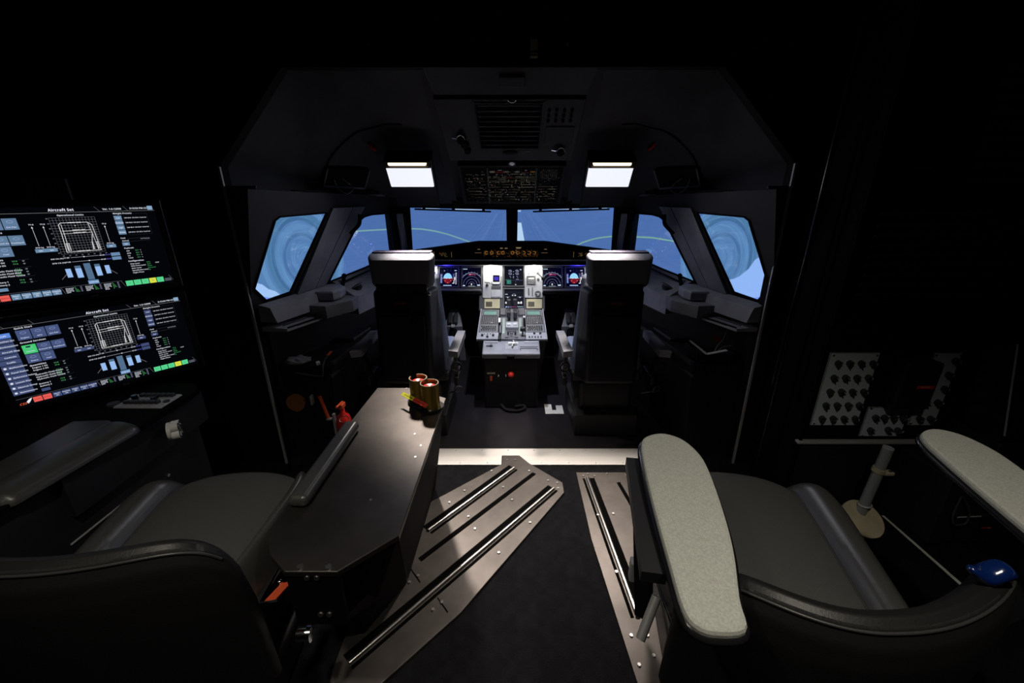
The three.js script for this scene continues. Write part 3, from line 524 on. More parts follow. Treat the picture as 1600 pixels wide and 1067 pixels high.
// ------------------------------------------------------------------ main instrument panel
const MIP = [0, 0.6, -3.4], MIPY = [0, 0.375, -0.2];
const scr = {
  pfd: canvasTex(256, 256, (x, w, h) => {
    x.fillStyle = '#02031a'; x.fillRect(0, 0, w, h);
    x.save(); x.beginPath(); x.ellipse(112, 142, 60, 72, 0, 0, 7); x.clip(); x.fillStyle = 'rgb(150,215,255)'; x.fillRect(0, 0, w, 142); x.fillStyle = 'rgb(120,18,30)'; x.fillRect(0, 142, w, h); x.restore();
    x.fillStyle = '#02031a'; x.fillRect(30, 214, 170, 40); x.fillStyle = 'rgb(110,16,30)'; x.fillRect(174, 142, 16, 34);
    x.fillStyle = 'rgb(90,100,170)'; x.fillRect(10, 80, 26, 128); x.fillStyle = 'rgb(60,70,120)'; x.fillRect(182, 74, 26, 56);
    x.fillStyle = '#fff'; x.fillRect(84, 140, 22, 5); x.fillRect(126, 140, 22, 5); x.fillRect(20, 140, 200, 2); x.fillRect(204, 124, 12, 40); x.fillRect(196, 164, 8, 46); x.fillRect(178, 204, 26, 8); x.strokeStyle = '#dde'; x.lineWidth = 5; x.strokeRect(222, 66, 12, 152);
    x.fillStyle = 'rgb(190,215,255)'; for (let i = 0; i < 9; i++) x.fillRect(52 + i * 13, 232, 10, 12); for (let i = 0; i < 8; i++) x.fillRect(12, 86 + i * 15, 10 + 8 * (i % 2), 4);
    x.fillStyle = 'rgb(200,210,255)'; x.fillRect(56, 34, 16, 8); x.fillRect(204, 30, 32, 10); x.fillStyle = 'rgb(60,60,110)'; x.fillRect(104, 12, 2, 40); x.fillRect(152, 12, 2, 40);
    x.fillStyle = 'rgb(230,180,120)'; for (const [a, b] of [[72, 170], [152, 170], [108, 196]]) x.fillRect(a, b, 10, 8); x.strokeStyle = 'rgb(210,60,60)'; x.lineWidth = 2; x.beginPath(); x.arc(112, 150, 46, 0.4, 2.7); x.stroke();
  }),
  nd: canvasTex(256, 256, (x, w, h) => {
    x.fillStyle = '#02021a'; x.fillRect(0, 0, w, h); x.strokeStyle = 'rgb(200,205,245)'; x.lineWidth = 3;
    x.beginPath(); x.arc(126, 226, 158, -2.55, -0.6); x.stroke();
    for (let i = 0; i <= 16; i++) { const a = -2.55 + i * 0.122, r1 = i % 2 ? 168 : 178; x.beginPath(); x.moveTo(126 + 158 * Math.cos(a), 226 + 158 * Math.sin(a)); x.lineTo(126 + r1 * Math.cos(a), 226 + r1 * Math.sin(a)); x.stroke(); }
    x.lineWidth = 2; x.strokeStyle = 'rgb(170,170,215)'; for (const r of [38, 74, 112]) { x.beginPath(); x.arc(126, 226, r, -3.1, -0.04); x.stroke(); }
    x.strokeStyle = 'rgb(255,90,150)'; x.lineWidth = 5; x.beginPath(); x.moveTo(82, 100); x.quadraticCurveTo(130, 80, 180, 98); x.stroke(); x.fillStyle = 'rgb(255,140,170)'; x.fillRect(92, 84, 28, 10);
    x.fillStyle = '#fff'; x.fillRect(123, 208, 6, 30); x.fillRect(114, 218, 24, 5); x.fillStyle = 'rgb(200,220,240)'; x.fillRect(6, 12, 60, 8); x.fillRect(6, 232, 30, 14); x.fillRect(205, 226, 40, 16); for (let i = 0; i < 7; i++) x.fillRect(80 + i * 14, 244, 10, 5);
  }),
  ewd: canvasTex(256, 280, (x, w, h) => {
    x.fillStyle = '#020310'; x.fillRect(0, 0, w, h); x.strokeStyle = 'rgb(200,205,235)'; x.lineWidth = 4;
    for (const cx of [74, 168]) { for (const cyy of [74, 112]) { x.beginPath(); x.arc(cx, cyy, 21, -3.0, 0.5); x.stroke(); } x.fillStyle = 'rgb(160,170,215)'; x.fillRect(cx - 10, 66, 26, 8); x.fillRect(cx - 12, 110, 26, 10); x.fillRect(cx - 8, 142, 20, 5); x.fillRect(cx + 4, 158, 12, 6); }
    x.fillStyle = 'rgb(170,180,215)'; for (const y of [74, 112, 142, 160]) x.fillRect(114, y, 14, 8); x.fillRect(208, 40, 22, 16); x.fillRect(158, 184, 34, 5);
    x.fillStyle = 'rgb(40,110,100)'; x.fillRect(8, 190, 80, 6); x.fillRect(30, 202, 62, 52); x.fillStyle = 'rgb(90,180,150)'; x.fillRect(30, 206, 40, 4); x.fillRect(34, 222, 44, 4); x.fillRect(38, 240, 30, 4);
    x.strokeStyle = 'rgb(90,90,120)'; x.lineWidth = 3; x.beginPath(); x.moveTo(8, 200); x.lineTo(250, 200); x.moveTo(152, 200); x.lineTo(152, 270); x.stroke(); x.fillStyle = '#fff'; x.fillRect(142, 258, 18, 8); x.fillStyle = 'rgb(60,60,150)'; x.fillRect(160, 202, 90, 2);
  }),
  sd: canvasTex(256, 256, (x, w, h) => {
    x.fillStyle = '#020314'; x.fillRect(0, 0, w, h); x.fillStyle = 'rgb(215,225,250)'; x.fillRect(10, 58, 34, 8); x.strokeStyle = 'rgb(200,210,240)'; x.lineWidth = 3;
    for (const cx of [44, 208]) { x.beginPath(); x.moveTo(cx - 30, 98); x.lineTo(cx + 28, 98); x.moveTo(cx, 98); x.lineTo(cx, 114); x.stroke(); x.fillStyle = '#fff'; x.fillRect(cx - 8, 100, 16, 8); x.fillRect(cx - 30, 164, 16, 26); x.fillRect(cx - 8, 168, 8, 22); x.fillRect(cx + 8, 160, 18, 30); }
    x.beginPath(); x.moveTo(98, 80); x.lineTo(118, 58); x.lineTo(140, 58); x.lineTo(158, 80); x.stroke(); x.fillRect(104, 74, 14, 10); x.fillRect(134, 74, 18, 10);
    x.fillStyle = 'rgb(170,190,240)'; for (const a of [18, 44]) x.fillRect(a, 222, 16, 20); x.fillRect(70, 224, 4, 18); x.fillRect(84, 224, 4, 18); x.fillStyle = 'rgb(200,90,150)'; for (let i = 0; i < 6; i++) x.fillRect(96 + i * 12, 228, 8, 8); x.fillStyle = 'rgb(170,200,220)'; for (let i = 0; i < 5; i++) x.fillRect(174 + i * 16, 224, 9, 12);
    x.fillStyle = 'rgb(60,60,80)'; x.fillRect(6, 36, 240, 2);
  }),
};
{
  const o = thing('instrument_panel', 'main instrument panel with glowing flight displays under the glareshield', 'instrument panel'); aim(o, MIP, MIPY);
  part(o, 'panel_body', face([[-0.285, -0.005], [0.285, -0.005], [0.285, 0.15], [0.74, 0.15], [0.74, 0.43], [-0.74, 0.43], [-0.74, 0.15], [-0.285, 0.15]], 0.06, 0.004).translate(0, 0, -0.066), M.bezel);
  const screen = (name, x, y, w, h, t, k, lab) => { const d = part(o, 'display_unit', [face(rrect(x - w / 2 - 0.012, y - h / 2 - 0.012, x + w / 2 + 0.012, y + h / 2 + 0.012, 0.008), 0.012, 0.002, [[[x - w / 2, y - h / 2], [x + w / 2, y - h / 2], [x + w / 2, y + h / 2], [x - w / 2, y + h / 2]]]).translate(0, 0, -0.004)], M.bezel, false, lab); part(d, name, plane(w, h, x, y, -0.003), screenMat(t, k), true); };
  for (const s of [-1, 1]) {
    const L = SIDEWORD[s];
    screen('display', 0.549 * s, 0.291, 0.158, 0.168, scr.pfd, 1.0, `${L} primary flight display with blue and red horizon`);
    screen('display', 0.35 * s, 0.291, 0.160, 0.170, scr.nd, 1.0, `${L} navigation display with white compass arc`);
    // white switch panels at the outer ends
    const sp0 = part(o, 'switch_panel', face([[0.648, 0.389], [0.70, 0.38], [0.705, 0.188], [0.64, 0.188]].map(([a, b]) => [a * s, b]), 0.012, 0.003).translate(0, 0, 0.0), M.panelGrey, false, 'white switch panel');
    for (const y of [0.24, 0.285, 0.33]) part(sp0, 'knob', cy(0.009, 0.01, 0.016, 0.672 * s, y, 0.018, Math.PI / 2, 0, 0, 14), M.key);
    // pull-out table edge under the displays
    part(o, 'table_edge', [rb(0.45, 0.024, 0.05, 0.006, 0.49 * s, 0.168, 0.012)], M.pedDark); part(o, 'table_slot', [rb(0.40, 0.012, 0.03, 0.003, 0.46 * s, 0.145, 0.006), rb(0.07, 0.03, 0.03, 0.004, 0.30 * s, 0.15, 0.008)], M.seal);
  }
  screen('display', 0.017, 0.303, 0.164, 0.176, scr.ewd, 1.0, 'upper centre engine display');
  screen('display', 0.017, 0.097, 0.166, 0.168, scr.sd, 1.0, 'lower centre system display');
  // left centre panel with the small standby display
  const ip = part(o, 'standby_panel', face(rrect(-0.252, 0.103, -0.082, 0.398, 0.01), 0.012, 0.002), M.panelGrey, false, 'brightly lit white panel with a small standby display');
  part(ip, 'instrument_bezel', [face(rrect(-0.178, 0.228, -0.096, 0.312, 0.012), 0.014, 0.002, [rrect(-0.165, 0.241, -0.107, 0.302, 0.003)]).translate(0, 0, 0.012), rb(0.06, 0.012, 0.018, 0.003, -0.137, 0.225, 0.02)], M.panelGrey);
  part(ip, 'standby_display', plane(0.06, 0.063, -0.136, 0.2715, 0.0135), screenMat(canvasTex(64, 64, (x) => { x.fillStyle = '#05030e'; x.fillRect(0, 0, 64, 64); x.fillStyle = 'rgb(58,40,190)'; x.fillRect(12, 12, 42, 30); x.fillStyle = 'rgb(30,20,90)'; x.fillRect(22, 42, 22, 10); })), true);
  part(ip, 'slot_strip', rb(0.082, 0.028, 0.008, 0.002, -0.138, 0.192, 0.014), M.bezel);
  part(ip, 'lower_plate', rb(0.082, 0.066, 0.01, 0.003, -0.138, 0.143, 0.014), M.panelGrey);
  part(ip, 'source_selector', [cy(0.011, 0.012, 0.016, -0.214, 0.218, 0.02, Math.PI / 2, 0, 0, 16), rb(0.006, 0.02, 0.006, 0.002, -0.214, 0.218, 0.03), bar([-0.235, 0.242, 0.013], [-0.2, 0.242, 0.013], 0.003, 0.003), bar([-0.2, 0.242, 0.013], [-0.188, 0.23, 0.013], 0.003, 0.003)], M.key);
  // right centre panel: gear lever, brake gauge, clock
  const gp = part(o, 'gear_panel', face(rrect(0.11, 0.105, 0.263, 0.398, 0.01), 0.012, 0.002), M.panelGrey, false, 'brightly lit white panel with gear lever and clock');
  for (let i = 0; i < 4; i++) part(gp, 'indicator', rb(0.019, 0.022, 0.008, 0.002, i < 3 ? 0.143 + i * 0.025 : 0.226, 0.372, 0.014), M.greyPanel);
  for (let i = 0; i < 3; i++) part(gp, 'brake_button', rb(0.02, 0.02, 0.01, 0.002, 0.147 + i * 0.026, 0.327, 0.014), M.greyPanel);
  part(gp, 'gear_lever', [rod([0.224, 0.327, 0.015], [0.262, 0.262, 0.075], 0.006), cy(0.012, 0.012, 0.02, 0.224, 0.327, 0.018, Math.PI / 2), cy(0.016, 0.016, 0.024, 0.264, 0.258, 0.078, 0, 0, Math.PI / 2)], M.key);
  part(gp, 'push_button', rb(0.022, 0.022, 0.012, 0.003, 0.226, 0.268, 0.014), M.key);
  part(gp, 'gear_window', [face(rrect(0.126, 0.222, 0.205, 0.302, 0.006), 0.008, 0, [rrect(0.14, 0.235, 0.191, 0.292, 0.004)]).translate(0, 0, 0.011), bx(0.054, 0.012, 0.006, 0.166, 0.263, 0.012), bx(0.054, 0.006, 0.006, 0.166, 0.248, 0.012)], M.bezel);
  part(gp, 'skid_slot', [rb(0.012, 0.066, 0.006, 0.003, 0.144, 0.158, 0.012), rb(0.008, 0.08, 0.008, 0.002, 0.176, 0.158, 0.012)], M.bezel);
  const ck = part(gp, 'pressure_gauge', cy(0.026, 0.026, 0.012, 0.222, 0.138, 0.015, Math.PI / 2, 0, 0, 28), M.key);
  part(ck, 'gauge_needle', [bar([0.222, 0.138, 0.0225], [0.222, 0.122, 0.0225], 0.004, 0.002, [0, 0, 1]), bar([0.206, 0.142, 0.0225], [0.238, 0.142, 0.0225], 0.003, 0.002, [0, 0, 1]), bar([0.222, 0.138, 0.0225], [0.234, 0.128, 0.0225], 0.003, 0.002, [0, 0, 1])], M.white);
  // cream message displays at the foot
  for (const x of [-0.171, 0.191]) {
    const d = part(o, 'message_unit', face(rrect(x - 0.066, 0.012, x + 0.066, 0.096, 0.004), 0.01, 0.002), M.buttonCream, false, 'cream bordered message panel with dark window');
    part(d, 'window', rb(0.054, 0.042, 0.004, 0.001, x - 0.026, 0.05, 0.0105), M.brown);
    for (let i = 0; i < 3; i++) part(d, 'rib', bx(0.003, 0.07, 0.003, x + 0.018 + i * 0.016, 0.054, 0.0105), M.beige);
  }
}

// ------------------------------------------------------------------ centre pedestal
{
  const o = thing('centre_pedestal', 'grey centre pedestal with thrust levers and keypads between the pilot seats', 'pedestal'); aim(o, [0, 0.515, -2.887], [0, 0.093, -0.491]);
  part(o, 'base', hexa([[-0.21, -0.02, -0.46], [0.21, -0.02, -0.46], [0.25, 0.44, -0.54], [-0.25, 0.44, -0.54]], [[-0.255, 0.0, -0.015], [0.255, 0.0, -0.015], [0.265, 0.475, -0.015], [-0.265, 0.475, -0.015]]), M.plastic);
  const up = (p) => o.worldToLocal(A(p)).toArray(); o.updateWorldMatrix(true, false);
  const inv = o.matrixWorld.clone().invert(), low = (g) => g.applyMatrix4(inv);
  part(o, 'rear_foot', low(rb(0.40, 0.41, 0.20, 0.01, -0.005, 0.205, -2.87)), M.plastic);
  part(o, 'red_knob', [low(sp(0.024, -0.008, 0.29, -2.745)), rod(up([-0.008, 0.29, -2.79]), up([-0.008, 0.29, -2.75]), 0.008)], M.redGloss, false, 'glossy red ball knob');
  part(o, 'yellow_label', low(bx(0.06, 0.012, 0.002, -0.155, 0.292, -2.769)), M.beige);
  part(o, 'orange_tag', low(bx(0.016, 0.04, 0.003, -0.155, 0.25, -2.769)), M.orange);
  for (const x of [-0.1, -0.045]) part(o, 'catch', rod(up([x, 0.265, -2.768]), up([x, 0.285, -2.768]), 0.004), M.chrome);
  part(o, 'side_rail', [bar([-0.262, -0.005, -0.003], [-0.262, 0.505, -0.003], 0.008, 0.02, [0, 0, 1]), bar([0.262, -0.005, -0.003], [0.262, 0.505, -0.003], 0.008, 0.02, [0, 0, 1])], M.pedGrey);
  const keyRow = (out, x0, x1, n, y, w, h, r = 0.0015) => { for (let i = 0; i < n; i++) out.push(rb(w, h, 0.008, r, x0 + (x1 - x0) * i / (n - 1), y, 0.006, 0, 0, 0, 1)); };
  for (const s of [-1, 1]) {
    const cx = 0.181 * s, L = SIDEWORD[s];
    const m = part(o, 'keypad_unit', face(rrect(cx - 0.074, 0.112, cx + 0.074, 0.50, 0.004), 0.014, 0.002).translate(0, 0, -0.012), M.pedMid, false, `${L} keypad unit with pale green screen`);
    part(m, 'screen_frame', face(rrect(cx - 0.062, 0.382, cx + 0.062, 0.492, 0.004), 0.006, 0, [rrect(cx - 0.051, 0.396, cx + 0.051, 0.466, 0.003)]).translate(0, 0, 0.002), M.pedDark);
    part(m, 'screen', plane(0.102, 0.07, cx, 0.431, 0.004), screenMat(canvasTex(128, 96, (x) => { x.fillStyle = 'rgb(138,184,176)'; x.fillRect(0, 0, 128, 96); x.fillStyle = 'rgb(96,150,140)'; for (let i = 0; i < 5; i++) x.fillRect(6, 10 + i * 17, 40 + 60 * rnd(), 4); }), 0.85), true);
    const ks = []; for (const y of [0.365, 0.345, 0.325, 0.305, 0.285, 0.265, 0.245]) keyRow(ks, cx - 0.06, cx + 0.06, 9, y, 0.0095, 0.012);
    part(m, 'letter_keys', ks, M.bezel).userData.kind = 'stuff';
    const kb = []; for (const y of [0.198, 0.172, 0.146]) keyRow(kb, cx - 0.055 + (y === 0.172 ? 0.009 : 0), cx + 0.05, 7, y, 0.012, 0.016);
    part(m, 'black_keys', kb, M.key).userData.kind = 'stuff';
    part(m, 'lamp_cap', rb(0.014, 0.008, 0.006, 0.002, cx + 0.02, 0.25, 0.008), M.white);
    const r = part(o, 'radio_panel', face(rrect(cx - 0.078, 0.004, cx + 0.078, 0.106, 0.004), 0.014, 0.002).translate(0, 0, -0.012), M.pedGrey, false, `${L} grey radio panel with small knobs`);
    for (const [dx, dy] of s < 0 ? [[-0.045, 0.05], [-0.005, 0.03], [0.038, 0.05]] : [[-0.01, 0.082], [0.035, 0.082]]) part(r, 'knob', cy(0.008, 0.009, 0.016, cx + dx, dy, 0.01, Math.PI / 2, 0, 0, 14), M.key);
    for (let i = 0; i < 5; i++) part(r, 'button', rb(0.01, 0.016, 0.008, 0.002, cx - 0.05 + i * 0.022, s < 0 ? 0.085 : 0.03, 0.006), s < 0 ? M.panelGrey : M.bezel);
  }
  const th = part(o, 'throttle_quadrant', face([[-0.1, 0.0], [0.1, 0.0], [0.1, 0.5], [-0.1, 0.5]], 0.016, 0.002).translate(0, 0, -0.012), M.pedMid);
  part(th, 'scale_strip', [bx(0.02, 0.26, 0.003, -0.066, 0.21, 0.0045), bx(0.02, 0.26, 0.003, 0.066, 0.21, 0.0045)], mat(0.34, 0.42, 0.37, { roughness: 0.5 }));
  part(th, 'upper_block', [rb(0.05, 0.12, 0.03, 0.008, -0.074, 0.425, 0.012), rb(0.058, 0.12, 0.034, 0.012, 0.078, 0.425, 0.012)], M.pedDark);
  for (const x of [-0.027, 0.027]) part(th, 'thrust_lever', [rb(0.03, 0.19, 0.05, 0.008, x, 0.37, 0.04, -0.25, 0, 0), rb(0.034, 0.06, 0.06, 0.01, x, 0.465, 0.085, -0.3, 0, 0)], M.key);
  part(th, 'lever_gate', [rb(0.1, 0.09, 0.035, 0.01, 0, 0.185, 0.014)], M.panelGrey);
  for (const x of [-0.024, 0.022]) part(th, 'fire_handle', [rb(0.03, 0.018, 0.014, 0.004, x, 0.17, 0.036)], M.white);
  for (const s of [-1, 1]) { const w = part(th, 'trim_wheel', cy(0.095, 0.095, 0.016, 0.098 * s, 0.235, -0.035, 0, 0, Math.PI / 2, 36), M.seal, false, 'black trim wheel with white mark'); part(w, 'mark', rb(0.017, 0.05, 0.006, 0.002, 0.098 * s, s < 0 ? 0.205 : 0.262, 0.056, s < 0 ? 0.28 : -0.26, 0, 0), M.white); }
  part(th, 'speed_brake_lever', [rod([-0.088, 0.07, 0.0], [-0.088, 0.04, 0.06], 0.006), rb(0.022, 0.075, 0.025, 0.008, -0.088, 0.02, 0.07, 0.5, 0, 0)], M.key);
  part(th, 'flap_lever', [rod([0.08, 0.06, 0.0], [0.08, 0.05, 0.055], 0.006), rb(0.04, 0.03, 0.03, 0.006, 0.08, 0.045, 0.065)], M.key);
  for (const x of [-0.03, 0.026]) part(th, 'engine_switch', [rb(0.012, 0.03, 0.03, 0.004, x, 0.075, 0.016)], M.key);
  part(th, 'ignition_knob', sp(0.011, -0.003, 0.05, 0.02), M.chrome);
  part(th, 'engine_plate', [rb(0.07, 0.022, 0.01, 0.003, -0.003, 0.115, 0.006), rb(0.024, 0.012, 0.008, 0.002, -0.04, 0.022, 0.006), rb(0.024, 0.012, 0.008, 0.002, 0.034, 0.022, 0.006)], M.pedDark);
  // rear box, lower and tilted more
  const b = part(o, 'rear_box', [rb(0.42, 0.16, 0.05, 0.012, -0.006, -0.076, -0.042, 0.12, 0, 0, 3)], M.pedGrey);
  part(b, 'raised_strip', [rb(0.096, 0.018, 0.014, 0.004, -0.152, -0.022, -0.012), rb(0.11, 0.018, 0.014, 0.004, 0.142, -0.022, -0.012)], M.panelGrey);
  part(b, 'printer_door', [rb(0.13, 0.042, 0.008, 0.003, 0.13, -0.052, -0.018, 0.12, 0, 0)], M.pedGrey);
  part(b, 'printer_slot', [bx(0.13, 0.006, 0.006, 0.124, -0.078, -0.017), tube([[0.064, -0.12, -0.022], [0.066, -0.098, -0.018], [0.18, -0.098, -0.018], [0.182, -0.12, -0.022]], 0.003, 30)], M.pedDark);
  part(b, 'gravity_gear_crank', [rod([0.01, -0.01, 0.0], [0.012, -0.06, 0.004], 0.007), rod([-0.025, -0.058, 0.002], [0.04, -0.058, 0.002], 0.006), rod([0.01, -0.06, 0.0], [0.0, -0.095, 0.0], 0.006)], M.chrome);
  part(b, 'crank_plate', [rb(0.095, 0.07, 0.006, 0.004, -0.002, -0.072, -0.018, 0.12, 0, 0)], M.panelGrey);
  part(b, 'parking_brake', [rb(0.05, 0.012, 0.012, 0.003, -0.165, -0.07, -0.014), rb(0.014, 0.026, 0.02, 0.004, -0.155, -0.068, -0.01)], M.pedDark);
  part(b, 'door_catch', rb(0.055, 0.045, 0.03, 0.006, -0.01, -0.155, -0.05), M.seal);
  for (const x of [-0.212, 0.2]) part(b, 'corner_bolt', cy(0.008, 0.008, 0.01, x, 0.0, -0.012, Math.PI / 2, 0, 0, 12), M.chrome);
}
single('floor_hose', 'black bent hose lying in a loop on the floor behind the pedestal', 'hose', tube([[-0.07, 0.1, -2.79], [-0.082, 0.03, -2.775], [-0.04, 0.016, -2.715], [0.04, 0.016, -2.70], [0.095, 0.02, -2.73], [0.09, 0.024, -2.765], [0.02, 0.02, -2.757]], 0.011, 60), M.seal);

// ------------------------------------------------------------------ rudder pedals
for (const s of [-1, 1]) {
  const L = SIDEWORD[s], o = thing('rudder_pedals', `grey rudder pedal housing with black pedals ahead of the ${L} seat`, 'pedals', [0.535 * s, 0, -3.6], 0, 'rudder pedal sets');
  part(o, 'housing', hexa([[-0.085, 0.405, 0.06], [0.085, 0.405, 0.06], [0.085, 0.0, -0.12], [-0.085, 0.0, -0.12]], [[-0.035, 0.53, -0.06], [0.035, 0.53, -0.06], [0.035, 0.5, -0.2], [-0.035, 0.5, -0.2]]), M.pedGrey);
  part(o, 'column', rb(0.07, 0.40, 0.1, 0.01, 0, 0.2, 0.0), M.plastic);
  for (const x of [-0.025, 0.025]) part(o, 'pedal', rb(0.038, 0.1, 0.03, 0.008, x, 0.475, 0.035, -0.7, 0, 0), M.key);
  part(o, 'clip', rb(0.034, 0.026, 0.02, 0.005, 0, 0.415, 0.07), M.white);
}

// ------------------------------------------------------------------ pilot seats
const plate = (w, h, text, bg, fg, fs, px = 256) => { const ph = Math.max(16, Math.round(px * h / w)); return new THREE.MeshStandardMaterial({ roughness: 0.6, map: canvasTex(px, ph, (x) => { x.fillStyle = bg; x.fillRect(0, 0, px, ph); x.fillStyle = fg; x.font = `bold ${fs}px sans-serif`; x.textAlign = 'center'; x.textBaseline = 'middle'; x.fillText(text, px / 2, ph / 2); }) }); };
const vestPlate = plate(0.1, 0.036, 'LIFE VEST', '#3a0604', '#e0392a', 40);
function pilotSeat(s) {
  const L = SIDEWORD[s], x0 = s < 0 ? -0.645 : 0.628;
  const o = thing('pilot_seat', `${L} pilot seat with pale grey headrest and armrests, seen from behind`, 'seat', [x0, 0, -2.5], 0, 'pilot seats');
  const hr = part(o, 'headrest', warp(new RoundedBoxGeometry(0.385, 0.20, 0.12, 8, 0.035), (v) => {
    const u = v.x / 0.19, t = (v.y + 0.1) / 0.2; v.x *= 0.93 + 0.08 * t; if (v.z > 0 && v.y > 0.0) v.z -= 0.045 * Math.pow(v.y / 0.1, 1.3); else if (v.z > 0) v.z -= 0.035 * -v.y / 0.1; if (v.y > 0) v.y += 0.014 * u * u - 0.006;
  }).translate(0, 1.115, 0.095), M.cloth);
  part(hr, 'cover', warp(rb(0.34, 0.012, 0.075, 0.005, 0, 0, 0, 0, 0, 0, 4), (v) => { v.y += 0.016 * (v.x / 0.19) ** 2; }).translate(0, 1.208, 0.052), M.stripe, false, 'striped woven cover on top');
  part(o, 'neck', rb(0.30, 0.07, 0.07, 0.01, -0.005, 1.01, 0.10), M.shell);
  part(o, 'back_shell', warp(new RoundedBoxGeometry(0.40, 0.60, 0.17, 6, 0.03), (v) => { const zf = (0.085 - v.z) / 0.17, t = (v.y + 0.3) / 0.6; v.x *= 0.82 + 0.26 * zf - 0.10 * t * zf - 0.05 * (1 - t) * (1 - zf); v.z += -0.035 * t + 0.02; }).translate(-0.01, 0.71, 0.07), M.shell);
  part(o, 'back_panel', rb(0.27, 0.40, 0.012, 0.005, -0.012, 0.66, 0.176, -0.05, 0, 0), M.plastic);
  part(o, 'vest_label', plane(0.1, 0.036, -0.01, 0.935, 0.1465 + 0.012, -0.05, 0, 0), vestPlate, true, 'red life vest label');
  part(o, 'pocket_slot', rb(0.11, 0.03, 0.006, 0.002, -0.01, 0.872, 0.164), M.seal);
  part(o, 'pull_tag', rb(0.01, 0.03, 0.006, 0.002, 0.03, 0.50, 0.186), M.red);
  part(o, 'back_cushion', warp(new RoundedBoxGeometry(0.44, 0.66, 0.07, 6, 0.03), (v) => { const t = (v.y + 0.33) / 0.66; v.x *= 1.08 - 0.27 * t * t; v.z += -0.05 * t + 0.03 + 0.05 * Math.pow(Math.abs(v.x) / 0.23, 3) * -1; }).translate(0, 0.74, -0.035), M.clothBack, false, 'blue grey back cushion');
  part(o, 'hinge_cap', [sp(0.016, -s * 0.148, 0.985, 0.115)], M.chrome);
  part(o, 'seat_pan', rb(0.46, 0.07, 0.46, 0.02, 0, 0.40, -0.2), M.shell);
  part(o, 'seat_cushion', rb(0.44, 0.09, 0.46, 0.035, 0, 0.475, -0.25, 0, 0, 0, 4), M.clothBack);
  for (const e of [-1, 1]) {
    const a = part(o, 'armrest', hexa([[0.262, 0.615, 0.20], [0.322, 0.615, 0.22], [0.325, 0.615, -0.165], [0.272, 0.615, -0.165]].map((p) => [p[0] * e, p[1], p[2]]), [[0.262, 0.66, 0.215], [0.322, 0.66, 0.235], [0.325, 0.66, -0.165], [0.272, 0.66, -0.165]].map((p) => [p[0] * e, p[1], p[2]])), M.cloth, false, 'pale grey armrest pad');
    part(a, 'bracket', [bar([0.29 * e, 0.62, 0.12], [0.285 * e, 0.42, 0.05], 0.02, 0.05), rb(0.03, 0.06, 0.2, 0.01, 0.285 * e, 0.4, 0.0), to(0.03, 0.006, 0.30 * e, 0.53, 0.16, 0, 0.3, 0)], M.plastic);
  }
  part(o, 'base', [rb(0.36, 0.22, 0.40, 0.03, 0, 0.26, -0.16), rb(0.42, 0.16, 0.5, 0.01, 0, 0.08, -0.14)], M.plastic);
  part(o, 'height_lever', [rod([0.23, 0.30, 0.06], [0.28, 0.34, 0.12], 0.006), to(0.025, 0.004, 0.30, 0.36, 0.13, 0.3, 0.4, 0)], M.bezel);
  return o;
}
pilotSeat(-1); pilotSeat(1);

// ------------------------------------------------------------------ side consoles and what lies on them
for (const s of [-1, 1]) {
  const L = SIDEWORD[s], mx = (p) => [p[0] * -s, p[1], p[2]];
  const o = thing('side_console', `dark side console beside the ${L} pilot seat with red tags on top`, 'console');
  part(o, 'body', hexa([[-1.36, 0, -2.19], [-1.0, 0, -3.35], [-0.93, 0, -3.35], [-1.09, 0, -2.19]].map(mx), [[-1.36, 0.60, -2.19], [-1.0, 0.60, -3.35], [-0.90, 0.60, -3.35], [-1.05, 0.60, -2.19]].map(mx)), M.plastic);
  part(o, 'top_rail', [bar(mx([-1.05, 0.612, -2.2]), mx([-0.905, 0.612, -3.3]), 0.02, 0.02), bar(mx([-1.06, 0.54, -2.18]), mx([-0.92, 0.54, -3.3]), 0.012, 0.02)], M.bezel);
  const tag = (p, len, ry) => part(o, 'red_tag', rb(0.016, 0.004, len, 0.0015, p[0], 0.612, p[1], 0, ry, 0), M.orange, false, 'small orange red tag');
  tag([s * (s < 0 ? 1.132 : 1.11), -2.36], 0.075, 0.1); if (s < 0) tag([-1.323, -2.24], 0.05, -0.4);
  part(o, 'control_panel', [slabRaised(s)], M.bezel);
}
function slabRaised(s) { return rb(0.17, 0.02, 0.26, 0.006, 1.14 * s, 0.61, -2.75, 0, 0.13 * s, 0); }
